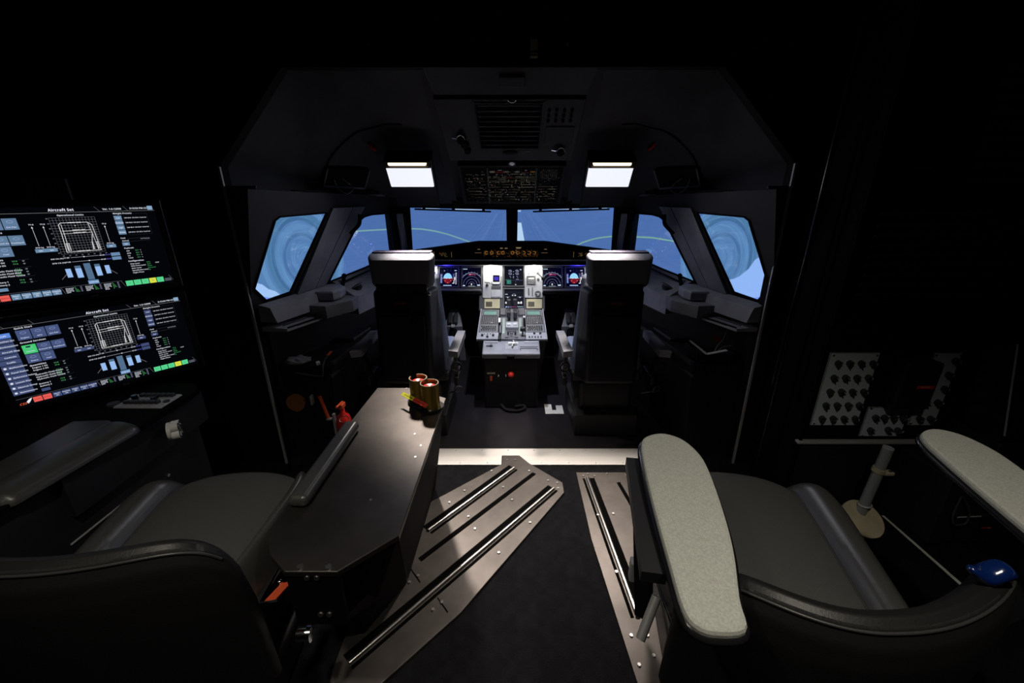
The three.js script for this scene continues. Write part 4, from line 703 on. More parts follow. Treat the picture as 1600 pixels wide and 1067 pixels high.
{ // left: things at the rear end of the side console
  single('grey_rag', 'crumpled grey cloth lying on the rear of the left side console', 'cloth', warp(new THREE.SphereGeometry(0.06, 24, 14), (v) => { const k = 1 + 0.22 * Math.sin(v.x * 120 + 3 * Math.sin(v.z * 70)) * Math.cos(v.z * 90); v.x *= 1.15 * k; v.y = (v.y * 0.32 + 0.018) * k; v.z *= k * 0.9; }).translate(-1.255, 0.605, -2.22), mat(0.2, 0.21, 0.22, { roughness: 0.95 }));
  single('orange_disc', 'dull orange round cap on the rear face of the left side console', 'cap', [cy(0.055, 0.055, 0.018, -1.29, 0.37, -2.175, Math.PI / 2, 0, 0, 28)], mat(0.3, 0.12, 0.04, { roughness: 0.7 }));
  const e = thing('fire_extinguisher', 'red fire extinguisher with ring beside the left side console', 'extinguisher', [-1.0, 0, -2.13]);
  part(e, 'bottle', new THREE.LatheGeometry([[0, 0.02], [0.04, 0.025], [0.045, 0.05], [0.045, 0.27], [0.035, 0.31], [0.014, 0.33], [0.014, 0.36], [0, 0.36]].map(([a, b]) => new THREE.Vector2(a, b)), 24), M.redGloss);
  part(e, 'valve', [rb(0.03, 0.03, 0.05, 0.006, 0, 0.375, 0), rod([0, 0.39, -0.02], [0, 0.40, 0.07], 0.006)], M.orange);
  part(e, 'ring', to(0.026, 0.0025, 0.02, 0.305, 0.04, 0.2, 0.4, 0), M.chrome);
  part(e, 'bracket', [bx(0.012, 0.30, 0.02, -0.055, 0.17, 0.0)], M.trim);
  const k = thing('crash_axe', 'crash tool with red handle clipped to the rear of the left side console', 'tool', [-1.13, 0, -2.16]);
  part(k, 'handle', rod([-0.005, 0.42, 0.0], [0.03, 0.28, 0.01], 0.010), M.orange); part(k, 'head', rb(0.012, 0.06, 0.03, 0.003, -0.05, 0.40, 0.005), M.wire); part(k, 'clip', rb(0.03, 0.012, 0.02, 0.002, 0.035, 0.275, 0.012), M.trim);
  single('white_clip', 'small white clip at the rear corner of the left side console', 'clip', rb(0.022, 0.022, 0.02, 0.005, -1.13, 0.615, -2.2, 0.3, 0.5, 0), M.white);
  single('mask_tube', 'thin dark hose hanging over the rear of the left side console', 'hose', tube([[-1.12, 0.612, -2.30], [-1.10, 0.625, -2.22], [-1.09, 0.60, -2.165], [-1.1, 0.55, -2.16], [-1.15, 0.55, -2.165], [-1.26, 0.565, -2.17]], 0.006, 40), M.bezel);
}
{ // right: open box with papers and wires
  const o = thing('document_box', 'dark open box with papers and loose wires on the right side console', 'box', [1.2, 0.615, -2.32]);
  part(o, 'tray', [rb(0.22, 0.012, 0.2, 0.004, 0, 0.006, 0), bx(0.22, 0.05, 0.008, 0, 0.025, 0.096), bx(0.008, 0.05, 0.2, -0.106, 0.025, 0), bx(0.008, 0.05, 0.2, 0.106, 0.025, 0)], M.plastic);
  single('white_paper', 'bent white paper edge sticking out of the box on the right side console', 'paper', [bar([1.06, 0.72, -2.30], [1.125, 0.672, -2.20], 0.016, 0.003), bar([1.125, 0.672, -2.20], [1.245, 0.69, -2.215], 0.022, 0.003)], M.paper);
  single('red_flag', 'small red flag among the wires on the right side console', 'flag', hexa([[1.21, 0.74, -2.32], [1.25, 0.725, -2.32], [1.245, 0.70, -2.32], [1.235, 0.70, -2.32]], [[1.21, 0.74, -2.324], [1.25, 0.725, -2.324], [1.245, 0.70, -2.324], [1.235, 0.70, -2.324]]), M.red);
  single('grey_wires', 'pair of grey wires rising from the box on the right side console', 'wires', [tube([[1.22, 0.63, -2.3], [1.23, 0.68, -2.3], [1.26, 0.73, -2.3], [1.29, 0.80, -2.32]], 0.004, 30), tube([[1.22, 0.63, -2.3], [1.26, 0.68, -2.29], [1.31, 0.69, -2.29]], 0.004, 24)], M.wire);
}

// ------------------------------------------------------------------ floor: threshold, tape, seat tracks
const SCREW = mesh([cy(0.006, 0.0065, 0.005, 0, 0, 0, 0, 0, 0, 12)], M.screw);
{
  const o = thing('threshold_strip', 'bright brushed metal threshold strip across the cockpit entrance', 'strip');
  part(o, 'strip', slab([[-0.9, -2.07], [-0.064, -2.07], [-0.064, -2.159], [0.048, -2.159], [0.112, -2.07], [1.1, -2.07], [1.1, -2.235], [-0.9, -2.235]], 0.001, 0.006, 0.0015), M.alu);
  for (let i = 0; i < 12; i++) { again(o, 'screw', SCREW, -0.85 + i * 0.165, 0.0075, -2.215).scale.setScalar(0.6); again(o, 'screw', SCREW, -0.81 + i * 0.165, 0.0075, -2.088).scale.setScalar(0.6); }
}
{
  const u = face([[0, 0], [0.137, 0], [0.137, 0.127], [0.086, 0.127], [0.086, 0.055], [0.054, 0.055], [0.054, 0.145], [0, 0.145]], 0.002); u.rotateX(-Math.PI / 2);
  single('floor_marking', 'white U shaped tape marking on the cockpit floor', 'marking', u.translate(0.25, 0.001, -2.68), M.paper);
}
function seatTrack(name, label, outline, rail, screws, seams = [], side = 1) {
  const o = thing(name, label, 'seat track');
  part(o, 'base_plate', slab(outline, 0.0, 0.012, 0.002), M.plate);
  for (const [a, b] of rail) {
    const d = V(b[0] - a[0], 0, b[1] - a[1]).normalize(), nrm = V(d.z, 0, -d.x).multiplyScalar(0.022 * side);
    part(o, 'channel', [bar([a[0] + nrm.x, 0.0125, a[1] + nrm.z], [b[0] + nrm.x, 0.0125, b[1] + nrm.z], 0.034, 0.005), bar([a[0] - nrm.x, 0.0125, a[1] - nrm.z], [b[0] - nrm.x, 0.0125, b[1] - nrm.z], 0.012, 0.005)], M.groove);
    part(o, 'rail', [rod([a[0], 0.014, a[1]], [b[0], 0.014, b[1]], 0.010, 16)], M.steel, false, 'shiny steel rail');
  }
  for (const [a, b, w = 0.03] of seams) part(o, 'slot', bar([a[0], 0.0125, a[1]], [b[0], 0.0125, b[1]], w, 0.004), M.groove);
  for (const [x, z] of screws) again(o, 'screw', SCREW, x, 0.0145, z);
  return o;
}
seatTrack('seat_track', 'diagonal floor plate with two steel rails running under the table', [[-0.06, -2.155], [0.045, -2.155], [0.105, -2.075], [0.285, -1.90], [0.285, -1.82], [-0.20, -1.139], [-0.43, -0.90], [-0.58, -0.74], [-0.615, -0.93], [-0.62, -1.34], [-0.62, -1.58], [-0.06, -2.07]],
  [[[0.011, -2.027], [-0.405, -1.549]], [[0.23, -1.848], [-0.567, -0.955]]],
  [[-0.03, -2.105], [0.02, -2.105], [0.10, -2.0], [0.205, -1.915], [0.255, -1.895], [0.255, -1.85], [-0.12, -2.0], [-0.26, -1.83], [-0.33, -1.74], [0.0, -1.76], [0.09, -1.60], [-0.18, -1.56], [-0.06, -1.42], [-0.40, -1.30], [-0.28, -1.18], [-0.43, -1.27], [-0.31, -1.15], [-0.60, -0.90], [-0.645, -0.86], [-0.22, -1.64], [-0.05, -1.86]],
  [[[0.13, -1.98], [-0.41, -1.382], 0.024], [[-0.44, -1.335], [-0.385, -1.27], 0.003], [[-0.30, -1.2], [-0.25, -1.14], 0.003]], -1);
seatTrack('seat_track', 'floor plate with one steel rail beside the right observer seat', [[0.375, -1.99], [0.80, -1.99], [0.86, -1.7], [0.80, -1.3], [0.60, -0.75], [0.43, -0.75], [0.375, -1.5]],
  [[[0.432, -1.934], [0.485, -1.12]]],
  [[0.41, -1.955], [0.44, -1.972], [0.475, -1.955], [0.55, -1.975], [0.66, -1.96], [0.70, -1.975], [0.74, -1.96], [0.435, -1.65], [0.515, -1.66], [0.45, -1.32], [0.535, -1.33], [0.44, -0.95], [0.44, -1.05], [0.50, -1.05], [0.50, -0.98]],
  [[[0.60, -1.9], [0.68, -1.35], 0.02]]);

// ------------------------------------------------------------------ black table between the observer seats
{
  const o = thing('centre_table', 'long black table with clipped corners and a padded edge beside the left observer seat', 'table');
  part(o, 'tabletop', slab([[-0.66, -1.81], [-0.495, -1.81], [-0.307, -1.703], [-0.316, -0.89], [-0.441, -0.773], [-0.575, -0.773], [-0.64, -0.825], [-0.69, -0.9], [-0.69, -1.2]], 0.632, 0.65, 0.0025), M.table);
  part(o, 'front_panel', bx(0.135, 0.175, 0.012, -0.508, 0.545, -0.782), M.tableSide);
  part(o, 'side_panel', [hexa([[-0.322, 0.632, -0.90], [-0.314, 0.632, -1.69], [-0.335, 0.632, -1.69], [-0.345, 0.632, -0.90]], [[-0.44, 0.013, -1.27], [-0.425, 0.013, -1.86], [-0.46, 0.013, -1.86], [-0.47, 0.013, -1.27]]),
    hexa([[-0.322, 0.632, -0.905], [-0.442, 0.632, -0.785], [-0.46, 0.632, -0.80], [-0.345, 0.632, -0.92]], [[-0.44, 0.013, -1.27], [-0.545, 0.013, -1.06], [-0.565, 0.013, -1.08], [-0.46, 0.013, -1.28]])], M.tableSide);
  part(o, 'pedestal', [hexa([[-0.47, 0.013, -1.86], [-0.49, 0.013, -1.16], [-0.56, 0.013, -1.16], [-0.58, 0.013, -1.80]], [[-0.34, 0.631, -1.68], [-0.36, 0.631, -0.93], [-0.57, 0.631, -0.93], [-0.60, 0.631, -1.78]])], M.tableSide);
  part(o, 'lower_bracket', [hexa([[-0.57, 0.455, -0.79], [-0.445, 0.455, -0.79], [-0.45, 0.20, -1.07], [-0.56, 0.20, -1.07]], [[-0.57, 0.47, -0.80], [-0.445, 0.47, -0.80], [-0.46, 0.26, -1.07], [-0.56, 0.26, -1.07]])], M.tableSide);
  for (const [x, z] of [[-0.541, -0.785], [-0.468, -0.785]]) { const w = again(o, 'screw', SCREW, x, 0.652, z); w.scale.setScalar(1.3); }
  for (const [x, y] of [[-0.522, 0.628], [-0.497, 0.628], [-0.508, 0.497], [-0.485, 0.497]]) { const w = again(o, 'screw', SCREW, x, y, -0.7745, Math.PI / 2); w.scale.setScalar(1.2); }
  for (const [x, z] of [[-0.345, -1.32], [-0.35, -1.25], [-0.44, -1.03], [-0.515, -1.8], [-0.385, -1.4]]) again(o, 'screw', SCREW, x, 0.6505, z).scale.setScalar(0.6);
  part(o, 'armrest_pad', warp(new RoundedBoxGeometry(0.062, 0.04, 0.45, 5, 0.018), (v) => { v.x += -0.012 * v.z; }).translate(-0.645, 0.672, -1.215), M.leather, false, 'black leather armrest pad');
}
// double brass cup holder with two red cans
{
  const o = thing('cup_holder', 'double brass cup holder with cut-away rims on the black table', 'cup holder', [-0.388, 0.65, -1.631], -0.714), h = 0.125, R = 0.041, NA = 3.1;
  part(o, 'foot', [slab(rrect(-0.095, -0.055, 0.095, 0.05, 0.045), 0, 0.014, 0.003)], M.gloss);
  for (const x of [-0.04, 0.0395]) {
    const top = (a) => (Math.abs(Math.atan2(Math.sin(a - NA), Math.cos(a - NA))) < 0.42 ? h - 0.03 : h), wall = (r) => grid((u, v) => { const a = u * Math.PI * 2; return [x + r * Math.cos(a), 0.014 + (top(a) - 0.014) * v, -r * Math.sin(a)]; }, 64, 4);
    const c = part(o, 'cup', [wall(R - 0.0015), wall(R - 0.0045), cy(R - 0.0015, R - 0.0015, 0.004, x, 0.016, 0, 0, 0, 0, 48)], M.brass);
    const arc = []; for (let i = 0; i <= 40; i++) { const a = NA + 0.42 + i / 40 * (Math.PI * 2 - 0.84); arc.push([x + (R - 0.003) * Math.cos(a), h, -(R - 0.003) * Math.sin(a)]); }
    part(c, 'rim', tube(arc, 0.0024, 60, false, 6), M.beige, false, 'pale cut rim');
  }
  part(o, 'warning_label', rb(0.178, 0.0022, 0.02, 0.0008, 0.0, 0.052, 0.056, 0.6, 0, 0), M.plate, false, 'yellow and red warning label');
  const lb = part(o, 'label_print', plane(0.176, 0.019, 0.0, 0.0533, 0.0569, -Math.PI / 2 + 0.6, 0, 0), plate(0.2, 0.024, '', '#c03424', '#c03424', 10), true, 'yellow half and red half');
  lb.material.map = canvasTex(256, 32, (x) => { x.fillStyle = '#d8d832'; x.fillRect(0, 0, 120, 32); x.fillStyle = '#cf3a26'; x.fillRect(120, 0, 136, 32); x.fillStyle = '#5a5a14'; for (let i = 0; i < 7; i++) x.fillRect(26 + i * 12, 12, 7 + (i % 3), 8); x.fillStyle = '#7c140e'; for (let i = 0; i < 8; i++) x.fillRect(130 + i * 13, 12, 8, 8); });
  part(o, 'label_bracket', [bx(0.012, 0.044, 0.006, -0.04, 0.03, 0.05), bx(0.012, 0.044, 0.006, 0.04, 0.03, 0.05)], M.gloss);
  part(o, 'sticker', bx(0.014, 0.0015, 0.01, 0.07, 0.0148, 0.032), M.white, false, 'tiny white sticker');
  o.updateWorldMatrix(true, false);
  for (const [x, w] of [[-0.04, 'rear left'], [0.0395, 'front right']]) { const p = o.localToWorld(V(x, 0, 0)); single('red_can', `red can lid inside the ${w} brass cup`, 'can', [new THREE.LatheGeometry([[0, 0.019], [0.03, 0.019], [0.0335, 0.024], [0.0335, 0.104], [0.03, 0.110], [0.02, 0.112], [0, 0.106]].map(([a, b]) => new THREE.Vector2(a, b)), 32).translate(p.x, p.y, p.z)], M.redGloss, false, 'red cans'); }
}

// ------------------------------------------------------------------ observer seats
function cushionPoint(u, v, bw = 0.165) {                          // u -1..1 across, v 0 front .. 1 rear
  const k = 0.66, sm = 0.22 - 0.05 * v - 0.03 * Math.pow(Math.max(0, 0.3 - v) / 0.3, 3), w = Math.abs(u) <= k ? sm * Math.abs(u) / k : sm + (Math.abs(u) - k) / (1 - k) * (bw - 0.045 * v - 0.04 * Math.pow(Math.max(0, 0.3 - v) / 0.3, 2)), z = -0.36 + 0.70 * v + 0.07 * u * u * (1 - v);
  const fr = Math.max(0, (0.14 - v) / 0.14), a = Math.abs(u), t = Math.max(0, (a - 0.66) / 0.34);
  const y = 0.555 + 0.012 * (1 - Math.min(1, a / 0.68) ** 2) - 0.018 * Math.min(1, a / 0.66) ** 4 + 0.075 * Math.pow(Math.sin(Math.PI * Math.min(1, t * 1.1) * 0.62), 0.8) * (t > 0 ? 1 : 0) - 0.16 * t ** 3 - 0.11 * (1 - Math.sqrt(Math.max(0, 1 - fr * fr)));
  return [Math.sign(u) * w, y, z];
}
function observerSeat(label, pos, turn, backZ, curve, topY, bol, skew = 0) {
  const o = thing('observer_seat', label, 'seat', pos, turn, 'observer seats');
  part(o, 'seat_panel', grid((u, v) => cushionPoint(-0.66 + 1.32 * u, v), 40, 40), M.seatMesh, false, 'perforated fabric seat panel');
  for (const s of [-1, 1]) {
    part(o, 'bolster', grid((u, v) => cushionPoint(s * (0.66 + 0.34 * u), v, bol[(s + 1) / 2]), 20, 40), M.leather, false, 'black leather side bolster');
    const a = [], b = []; for (let i = 1; i <= 24; i++) { const p = cushionPoint(s * 0.66, i / 24), q = cushionPoint(s * 0.995, i / 24, bol[(s + 1) / 2]); a.push([p[0], p[1] + 0.001, p[2]]); b.push(q); }
    part(o, 'piping', [tube(a, 0.004, 60, false, 6), tube(b, 0.004, 60, false, 6)], M.piping);
  }
  part(o, 'seat_pan', hexa([[-0.27, 0.36, -0.26], [0.27, 0.36, -0.26], [0.24, 0.36, 0.32], [-0.24, 0.36, 0.32]], [[-0.28, 0.47, -0.27], [0.28, 0.47, -0.27], [0.26, 0.47, 0.33], [-0.26, 0.47, 0.33]]), M.plastic);
  const prof = [[0.036, 0.30], [0.046, 0.45], [0.05, 0.62], [0.047, 0.72], [0.038, 0.775], [0.020, 0.808], [0.0, 0.818], [-0.020, 0.808], [-0.036, 0.775], [-0.042, 0.70], [-0.04, 0.60], [-0.03, 0.50]];
  const back = (u, v) => {
    const a = -1 + 2 * u, i = v * (prof.length - 1), k = Math.min(prof.length - 2, Math.floor(i)), f = i - k, d = prof[k][0] * (1 - f) + prof[k + 1][0] * f; let y = prof[k][1] * (1 - f) + prof[k + 1][1] * f;
    const e = Math.sqrt(Math.max(0, 1 - Math.pow(Math.abs(a), 7)));
    y = 0.30 + (y - 0.30) * (0.55 + 0.45 * e) * topY; const nx = a * 0.62, nl = Math.hypot(nx, 1);
    return [(a > 0 ? 0.325 + 1.4 * skew : 0.325) * a + d * e * nx / nl, y, backZ - curve * a * a - skew * a + 0.06 * (y - 0.3) + d * e / nl];
  };
  part(o, 'backrest', grid(back, 60, 44), M.leatherBack, false, 'low curved black leather backrest');
  const seam = []; for (let i = 2; i <= 38; i++) { const p = back(i / 40, 0.44); seam.push([p[0], p[1] + 0.001, p[2]]); }
  part(o, 'stitched_seam', tube(seam, 0.0035, 80, false, 6), M.piping);
  part(o, 'pedestal', [rb(0.40, 0.22, 0.46, 0.02, 0, 0.25, 0.02), rb(0.48, 0.14, 0.56, 0.02, 0, 0.085, 0.02)], M.plastic);
  return o;
}
{
  const o = observerSeat('left observer seat in black leather beside the black table', [-0.99, 0, -0.98], 0.1, 0.32, 0.07, 1.06, [0.165, 0.105]);
  const b = part(o, 'belt_strap', hexa([[0.288, 0.44, 0.10], [0.318, 0.44, 0.095], [0.313, 0.48, 0.19], [0.283, 0.48, 0.195]], [[0.288, 0.446, 0.10], [0.318, 0.446, 0.095], [0.313, 0.486, 0.19], [0.283, 0.486, 0.195]]), M.orange, false, 'orange belt strap');
  part(b, 'buckle_bar', rod([0.262, 0.486, 0.2], [0.325, 0.488, 0.195], 0.006), M.chrome); part(b, 'rivet', sp(0.009, 0.285, 0.45, 0.10), M.chrome);
  part(o, 'recline_knob', [cy(0.02, 0.02, 0.03, 0.36, 0.33, 0.18, 0.3, 0, Math.PI / 2, 20), cy(0.024, 0.022, 0.012, 0.378, 0.33, 0.18, 0.3, 0, Math.PI / 2, 20)], M.chrome);
}
{
  const o = observerSeat('right observer seat in black leather with two grey armrests', [0.77, 0, -0.98], -0.16, 0.42, 0.20, 1.0, [0.165, 0.165], 0.07);
  const pad = [[0.351, -0.952], [0.374, -0.984], [0.423, -0.997], [0.468, -0.973], [0.492, -0.92], [0.494, -0.857], [0.475, -0.739], [0.45, -0.636], [0.415, -0.54], [0.400, -0.488], [0.346, -0.482], [0.315, -0.494], [0.304, -0.525], [0.31, -0.615], [0.322, -0.757], [0.337, -0.879]];
  const c = Math.cos(0.16), sn = Math.sin(0.16);        // into the seat's own frame
  const local = pad.map(([x, z]) => { const dx = x - 0.77, dz = z + 0.98; return [dx * c + dz * sn, -dx * sn + dz * c]; });
  for (const s of [-1, 1]) {
    const sm = new THREE.CatmullRomCurve3(local.map(([x, z]) => V(s < 0 ? x : x + 0.765 * c, 0, s < 0 ? z : z - 0.765 * sn)), true, 'catmullrom', 0.5).getPoints(60).slice(0, -1).map((p) => [p.x, p.z]);
    const lift = (g) => warp(g, (v) => { v.y += 0.12 * (0.48 - v.z); });
    const a = part(o, 'armrest', lift(slab(sm, 0.826, 0.862, 0.008)), M.armPad, false, 'grey textured armrest pad');
    part(a, 'rim', lift(tube(sm.map(([x, z]) => [x, 0.84, z]), 0.0075, 120, true, 6)), M.gloss);
    part(a, 'support', [bar([0.42 * s, 0.83, 0.30], [0.36 * s, 0.40, 0.18], 0.035, 0.05), bar([0.42 * s, 0.85, 0.10], [0.42 * s, 0.82, 0.44], 0.05, 0.03)], M.plastic);
  }
  part(o, 'recline_lever', rod([-0.36, 0.58, 0.28], [-0.40, 0.50, 0.34], 0.012), M.trim); part(o, 'arm_catch', rb(0.03, 0.07, 0.03, 0.006, -0.40, 0.55, 0.18), M.trim);
}
single('blue_film', 'small glossy blue plastic piece on the backrest of the right observer seat', 'plastic', warp(new THREE.SphereGeometry(0.05, 24, 12), (v) => { v.y *= 0.35; v.z *= 0.45; v.y += 0.008 * Math.sin(v.x * 90); }).translate(0.965, 0.832, -0.615), M.blueGloss);

// ------------------------------------------------------------------ instructor station on the left: desk, monitors, key panel
function instructorScreen(low) {
  return canvasTex(1280, 744, (x, w, h) => {
    const X = (u) => u * w, Y = (v) => v * h;
    x.fillStyle = 'rgb(4,5,9)'; x.fillRect(0, 0, w, h);
    const line = (pts, c, l) => { x.strokeStyle = c; x.lineWidth = l; x.beginPath(); pts.forEach(([u, v], i) => (i ? x.lineTo(X(u), Y(v)) : x.moveTo(X(u), Y(v)))); x.stroke(); };
    const box = (u0, v0, u1, v1, c) => { x.fillStyle = c; x.fillRect(X(u0), Y(v0), X(u1 - u0), Y(v1 - v0)); };
    const text = (s, u, v, px, c = '#dfe4ee', al = 'left', bold = 'bold ') => { x.fillStyle = c; x.font = `${bold}${px}px sans-serif`; x.textAlign = al; x.fillText(s, X(u), Y(v)); };
    const btn = low ? 'rgb(72,86,128)' : 'rgb(98,126,158)', btn2 = low ? 'rgb(66,78,118)' : 'rgb(108,140,172)', W = 'rgb(225,228,240)';
    // head line and title
    line([[0, 0.063], [1, 0.063]], 'rgb(128,128,128)', 3); text('\u2708', 0.435, 0.05, 30, '#eef'); text('Aircraft Set', 0.46, 0.048, 28, '#eef');
    line([[0.68, 0.005], [0.705, 0.063]], 'rgb(120,120,120)', 2); line([[0.83, 0.005], [0.852, 0.063]], 'rgb(120,120,120)', 2); text('Ver. 1.0.12098', 0.72, 0.045, 19); text(low ? '3:13:54 PM CST' : '3:13:53 PM CST', 0.862, 0.042, 19); box(0.962, 0.008, 0.992, 0.055, 'rgb(140,170,200)');
    if (low) { line([[0.055, 0.005], [0.08, 0.063]], 'rgb(120,120,120)', 2); line([[0.19, 0.005], [0.21, 0.063]], 'rgb(120,120,120)', 2); text('CEO CFM', 0.004, 0.048, 19); }
    // menu column
    const items = ['Aircraft', 'Position Set', 'Environment', 'Aircraft Map', 'Controls', 'Traffic', 'Malfunctions', 'Panel Status', 'Reference Values', 'Lesson Plan', 'Observe Setup', 'Maintenance'];
    for (let i = 0; i < 12; i++) { const v = 0.118 + i * 0.0605; box(0, v, 0.094, v + 0.054, i === 0 ? 'rgb(96,140,225)' : btn2); text(items[i], 0.03, v + 0.037, 16, W); if (i > 5) { x.fillStyle = W; x.beginPath(); x.arc(X(0.014), Y(v + 0.028), 9, 0, 7); x.fill(); } }
    // tiles
    text('Quick Start', 0.118, 0.092, 19); text('Ground Services', 0.118, 0.262, 19); text('Quantities', 0.118, 0.54, 19);
    const tile = (u0, v0, u1, v1, c, n) => { box(u0, v0, u1, v1, c); x.strokeStyle = 'rgba(190,205,245,.55)'; x.lineWidth = 3; x.beginPath(); x.ellipse(X((u0 + u1) / 2), Y(v0 + 0.035), 16, 9, 0, 0, 7); x.stroke(); text(n, (u0 + u1) / 2, v1 - 0.02, 15, '#cfd6ee', 'center'); };
    [['Engine', 0], ['APU', 1], ['Ext Pwr', 2]].forEach(([n, i]) => tile(0.118 + i * 0.066, 0.108, 0.18 + i * 0.066, 0.225, btn, n));
    [['Chocks', 0, 0, 1], ['Ground Air', 1, 0], ['Pushback', 2, 0], ['Doors', 0, 1], ['Fuel', 1, 1]].forEach(([n, i, j, g]) => tile(0.118 + i * 0.066, 0.285 + j * 0.112, 0.18 + i * 0.066, 0.39 + j * 0.112, g && low ? 'rgb(72,205,120)' : btn, n));
    if (low) { x.fillStyle = '#123'; x.fillRect(X(0.135), Y(0.30), 26, 12); }
    ['Engine 1 Oil', 'Engine 2 Oil', '', 'Hydraulic Fluid Green', 'Hydraulic Fluid Blue', 'Hydraulic Fluid Yellow', '', 'Battery 1', 'Battery 2'].forEach((s, i) => { const v = 0.57 + i * 0.029; if (!s) return; text(s, 0.124, v, 16); text('17.0', 0.225, v - 0.01, 15, 'rgb(90,190,110)'); text('qt', 0.268, v - 0.01, 14, '#9aa'); });
    for (const v of [0.545, 0.625, 0.725, 0.79]) line([[0.22, v], [0.30, v - 0.004]], 'rgba(90,90,110,.6)', 1.5); box(0.124, 0.825, 0.165, 0.86, btn2);
    // vertical sliders
    for (const [u, a] of [[0.364, 0.20], [0.414, 0.20], [0.704, 0.22]]) { line([[u, a + 0.01], [u, 0.412]], W, 2.5); x.fillStyle = W; x.beginPath(); x.moveTo(X(u), Y(a)); x.lineTo(X(u) - 6, Y(a + 0.02)); x.lineTo(X(u) + 6, Y(a + 0.02)); x.fill(); text('77.0', u, a - 0.012, 15, W, 'center'); text('ZFW kg', u, 0.435, 14, W, 'center'); box(u - 0.024, 0.443, u + 0.026, 0.482, btn2); text('Set', u, 0.47, 14, W, 'center'); }
    // weight chart
    text('Operational Limits', 0.555, 0.10, 18, W, 'center');
    for (let i = 0; i <= 14; i++) line([[0.45 + i * 0.0155, 0.118], [0.45 + i * 0.0155, 0.518]], 'rgba(150,152,160,.85)', 1.6); for (let i = 0; i <= 14; i++) line([[0.45, 0.118 + i * 0.0286], [0.667, 0.118 + i * 0.0286]], 'rgba(150,152,160,.85)', 1.6);
    line([[0.478, 0.50], [0.484, 0.30], [0.484, 0.195], [0.496, 0.175], [0.622, 0.175], [0.642, 0.205], [0.647, 0.50], [0.478, 0.50]], '#fff', 3.5); line([[0.492, 0.49], [0.496, 0.28], [0.496, 0.19]], '#fff', 3); line([[0.61, 0.49], [0.615, 0.40], [0.63, 0.30], [0.625, 0.18]], '#fff', 3); line([[0.49, 0.265], [0.628, 0.262]], '#fff', 3); line([[0.488, 0.295], [0.632, 0.29]], '#fff', 2.5); line([[0.63, 0.30], [0.635, 0.49]], '#fff', 2.5);
    for (const [u, v] of [[0.53, 0.18], [0.54, 0.262], [0.54, 0.292], [0.53, 0.502]]) text('TAKEOFF LIMIT', u, v, 11, '#fff'); for (const u of [0.486, 0.498, 0.612, 0.636]) for (let i = 0; i < 6; i++) box(u, 0.40 + i * 0.015, u + 0.006, 0.408 + i * 0.015, '#fff'); text('+', 0.556, 0.218, 18, '#fff');
    for (let i = 0; i < 8; i++) { text('80', 0.436, 0.13 + i * 0.054, 11, '#99a'); text('20', 0.452 + i * 0.03, 0.545, 11, '#99a'); }
    // horizontal sliders and their buttons
    for (const [v, s, k] of [[0.563, 'GW CG (%)', 0.6], [0.612, 'ZFW CG (%)', 0.62]]) { text(s, 0.392, v + 0.008, 15, W); text('17.00', 0.452, v + 0.006, 14, W); line([[0.485, v], [0.625, v]], W, 2); x.fillStyle = W; x.beginPath(); x.arc(X(k - 0.05), Y(v), 5, 0, 7); x.fill(); text('40.00', 0.628, v + 0.006, 14, W); text('25.01', 0.658, v + 0.006, 14, 'rgb(110,110,240)'); box(0.688, v - 0.02, 0.737, v + 0.019, btn2); }
    // fuel tanks
    for (const [u0, u1, a, b, c] of [[0.44, 0.466, 0.685, 0.785, 0.66], [0.487, 0.517, 0.66, 0.80, 0.69], [0.533, 0.567, 0.64, 0.835, 0.84], [0.585, 0.613, 0.66, 0.80, 0.69], [0.635, 0.66, 0.685, 0.785, 0.66]]) { box(u0, a, u1, b, 'rgb(84,112,142)'); if (c < b) box(u0, Math.max(a, c), u1, b, 'rgb(152,190,240)'); }
    line([[0.41, 0.80], [0.44, 0.745]], 'rgb(120,110,110)', 4); line([[0.66, 0.745], [0.69, 0.80]], 'rgb(120,110,110)', 4); box(0.528, 0.842, 0.582, 0.888, 'rgb(110,150,196)'); text('13700 KGS', 0.555, 0.872, 13, W, 'center');
    // right column
    text('Weight Presets', 0.765, 0.098, 18); ['Low', 'Medium', 'High', 'MTOW'].forEach((s, i) => { const v = 0.115 + i * 0.057; box(0.765, v, 0.806, v + 0.051, btn2); text(s, 0.786, v + 0.034, 14, W, 'center'); text('GW 50.0  CG 25.0  Fuel 4.0', 0.818, v + 0.034, 13, W); });
    x.strokeStyle = 'rgba(70,70,80,.7)'; x.lineWidth = 1.5; x.strokeRect(X(0.82), Y(0.095), X(0.13), Y(0.25)); text('Fuel', 0.766, 0.388, 16); text('Refuel', 0.77, 0.42, 15); box(0.766, 0.432, 0.806, 0.473, btn2); text('Set', 0.786, 0.46, 14, W, 'center'); text('0.0 Tonnes', 0.875, 0.405, 13, '#aab'); line([[0.80, 0.39], [0.93, 0.385]], 'rgba(80,80,90,.8)', 1.5); line([[0.80, 0.425], [0.93, 0.42]], 'rgba(80,80,90,.8)', 1.5);
    text('Payloads', 0.768, 0.51, 16); ['GW', 'ZFW', 'CG', 'Total'].forEach((s, i) => { text(s, 0.775, 0.545 + i * 0.029, 14); text('53.1', 0.825, 0.542 + i * 0.029, 13, 'rgb(90,180,110)'); text('t', 0.853, 0.542 + i * 0.029, 13, W); });
    text('Configuration', 0.768, 0.672, 17); ['Flap Lever', 'Slats from Lever', 'Gear Lever', 'Speedbrake Lever', 'Flight Phase'].forEach((s, i) => { text(s, 0.774, 0.705 + i * 0.028, 14); text(['FULL', 'Up 0', 'Down', 'Retracted', 'On'][i], 0.868, 0.70 + i * 0.024, 12, 'rgb(70,170,100)'); }); text('STOP', 0.918, 0.715, 12, W);
    // foot line
    line([[0, 0.888], [0.38, 0.888]], 'rgb(110,110,120)', 2); line([[0.38, 0.888], [0.70, 0.892]], 'rgb(110,110,120)', 2);
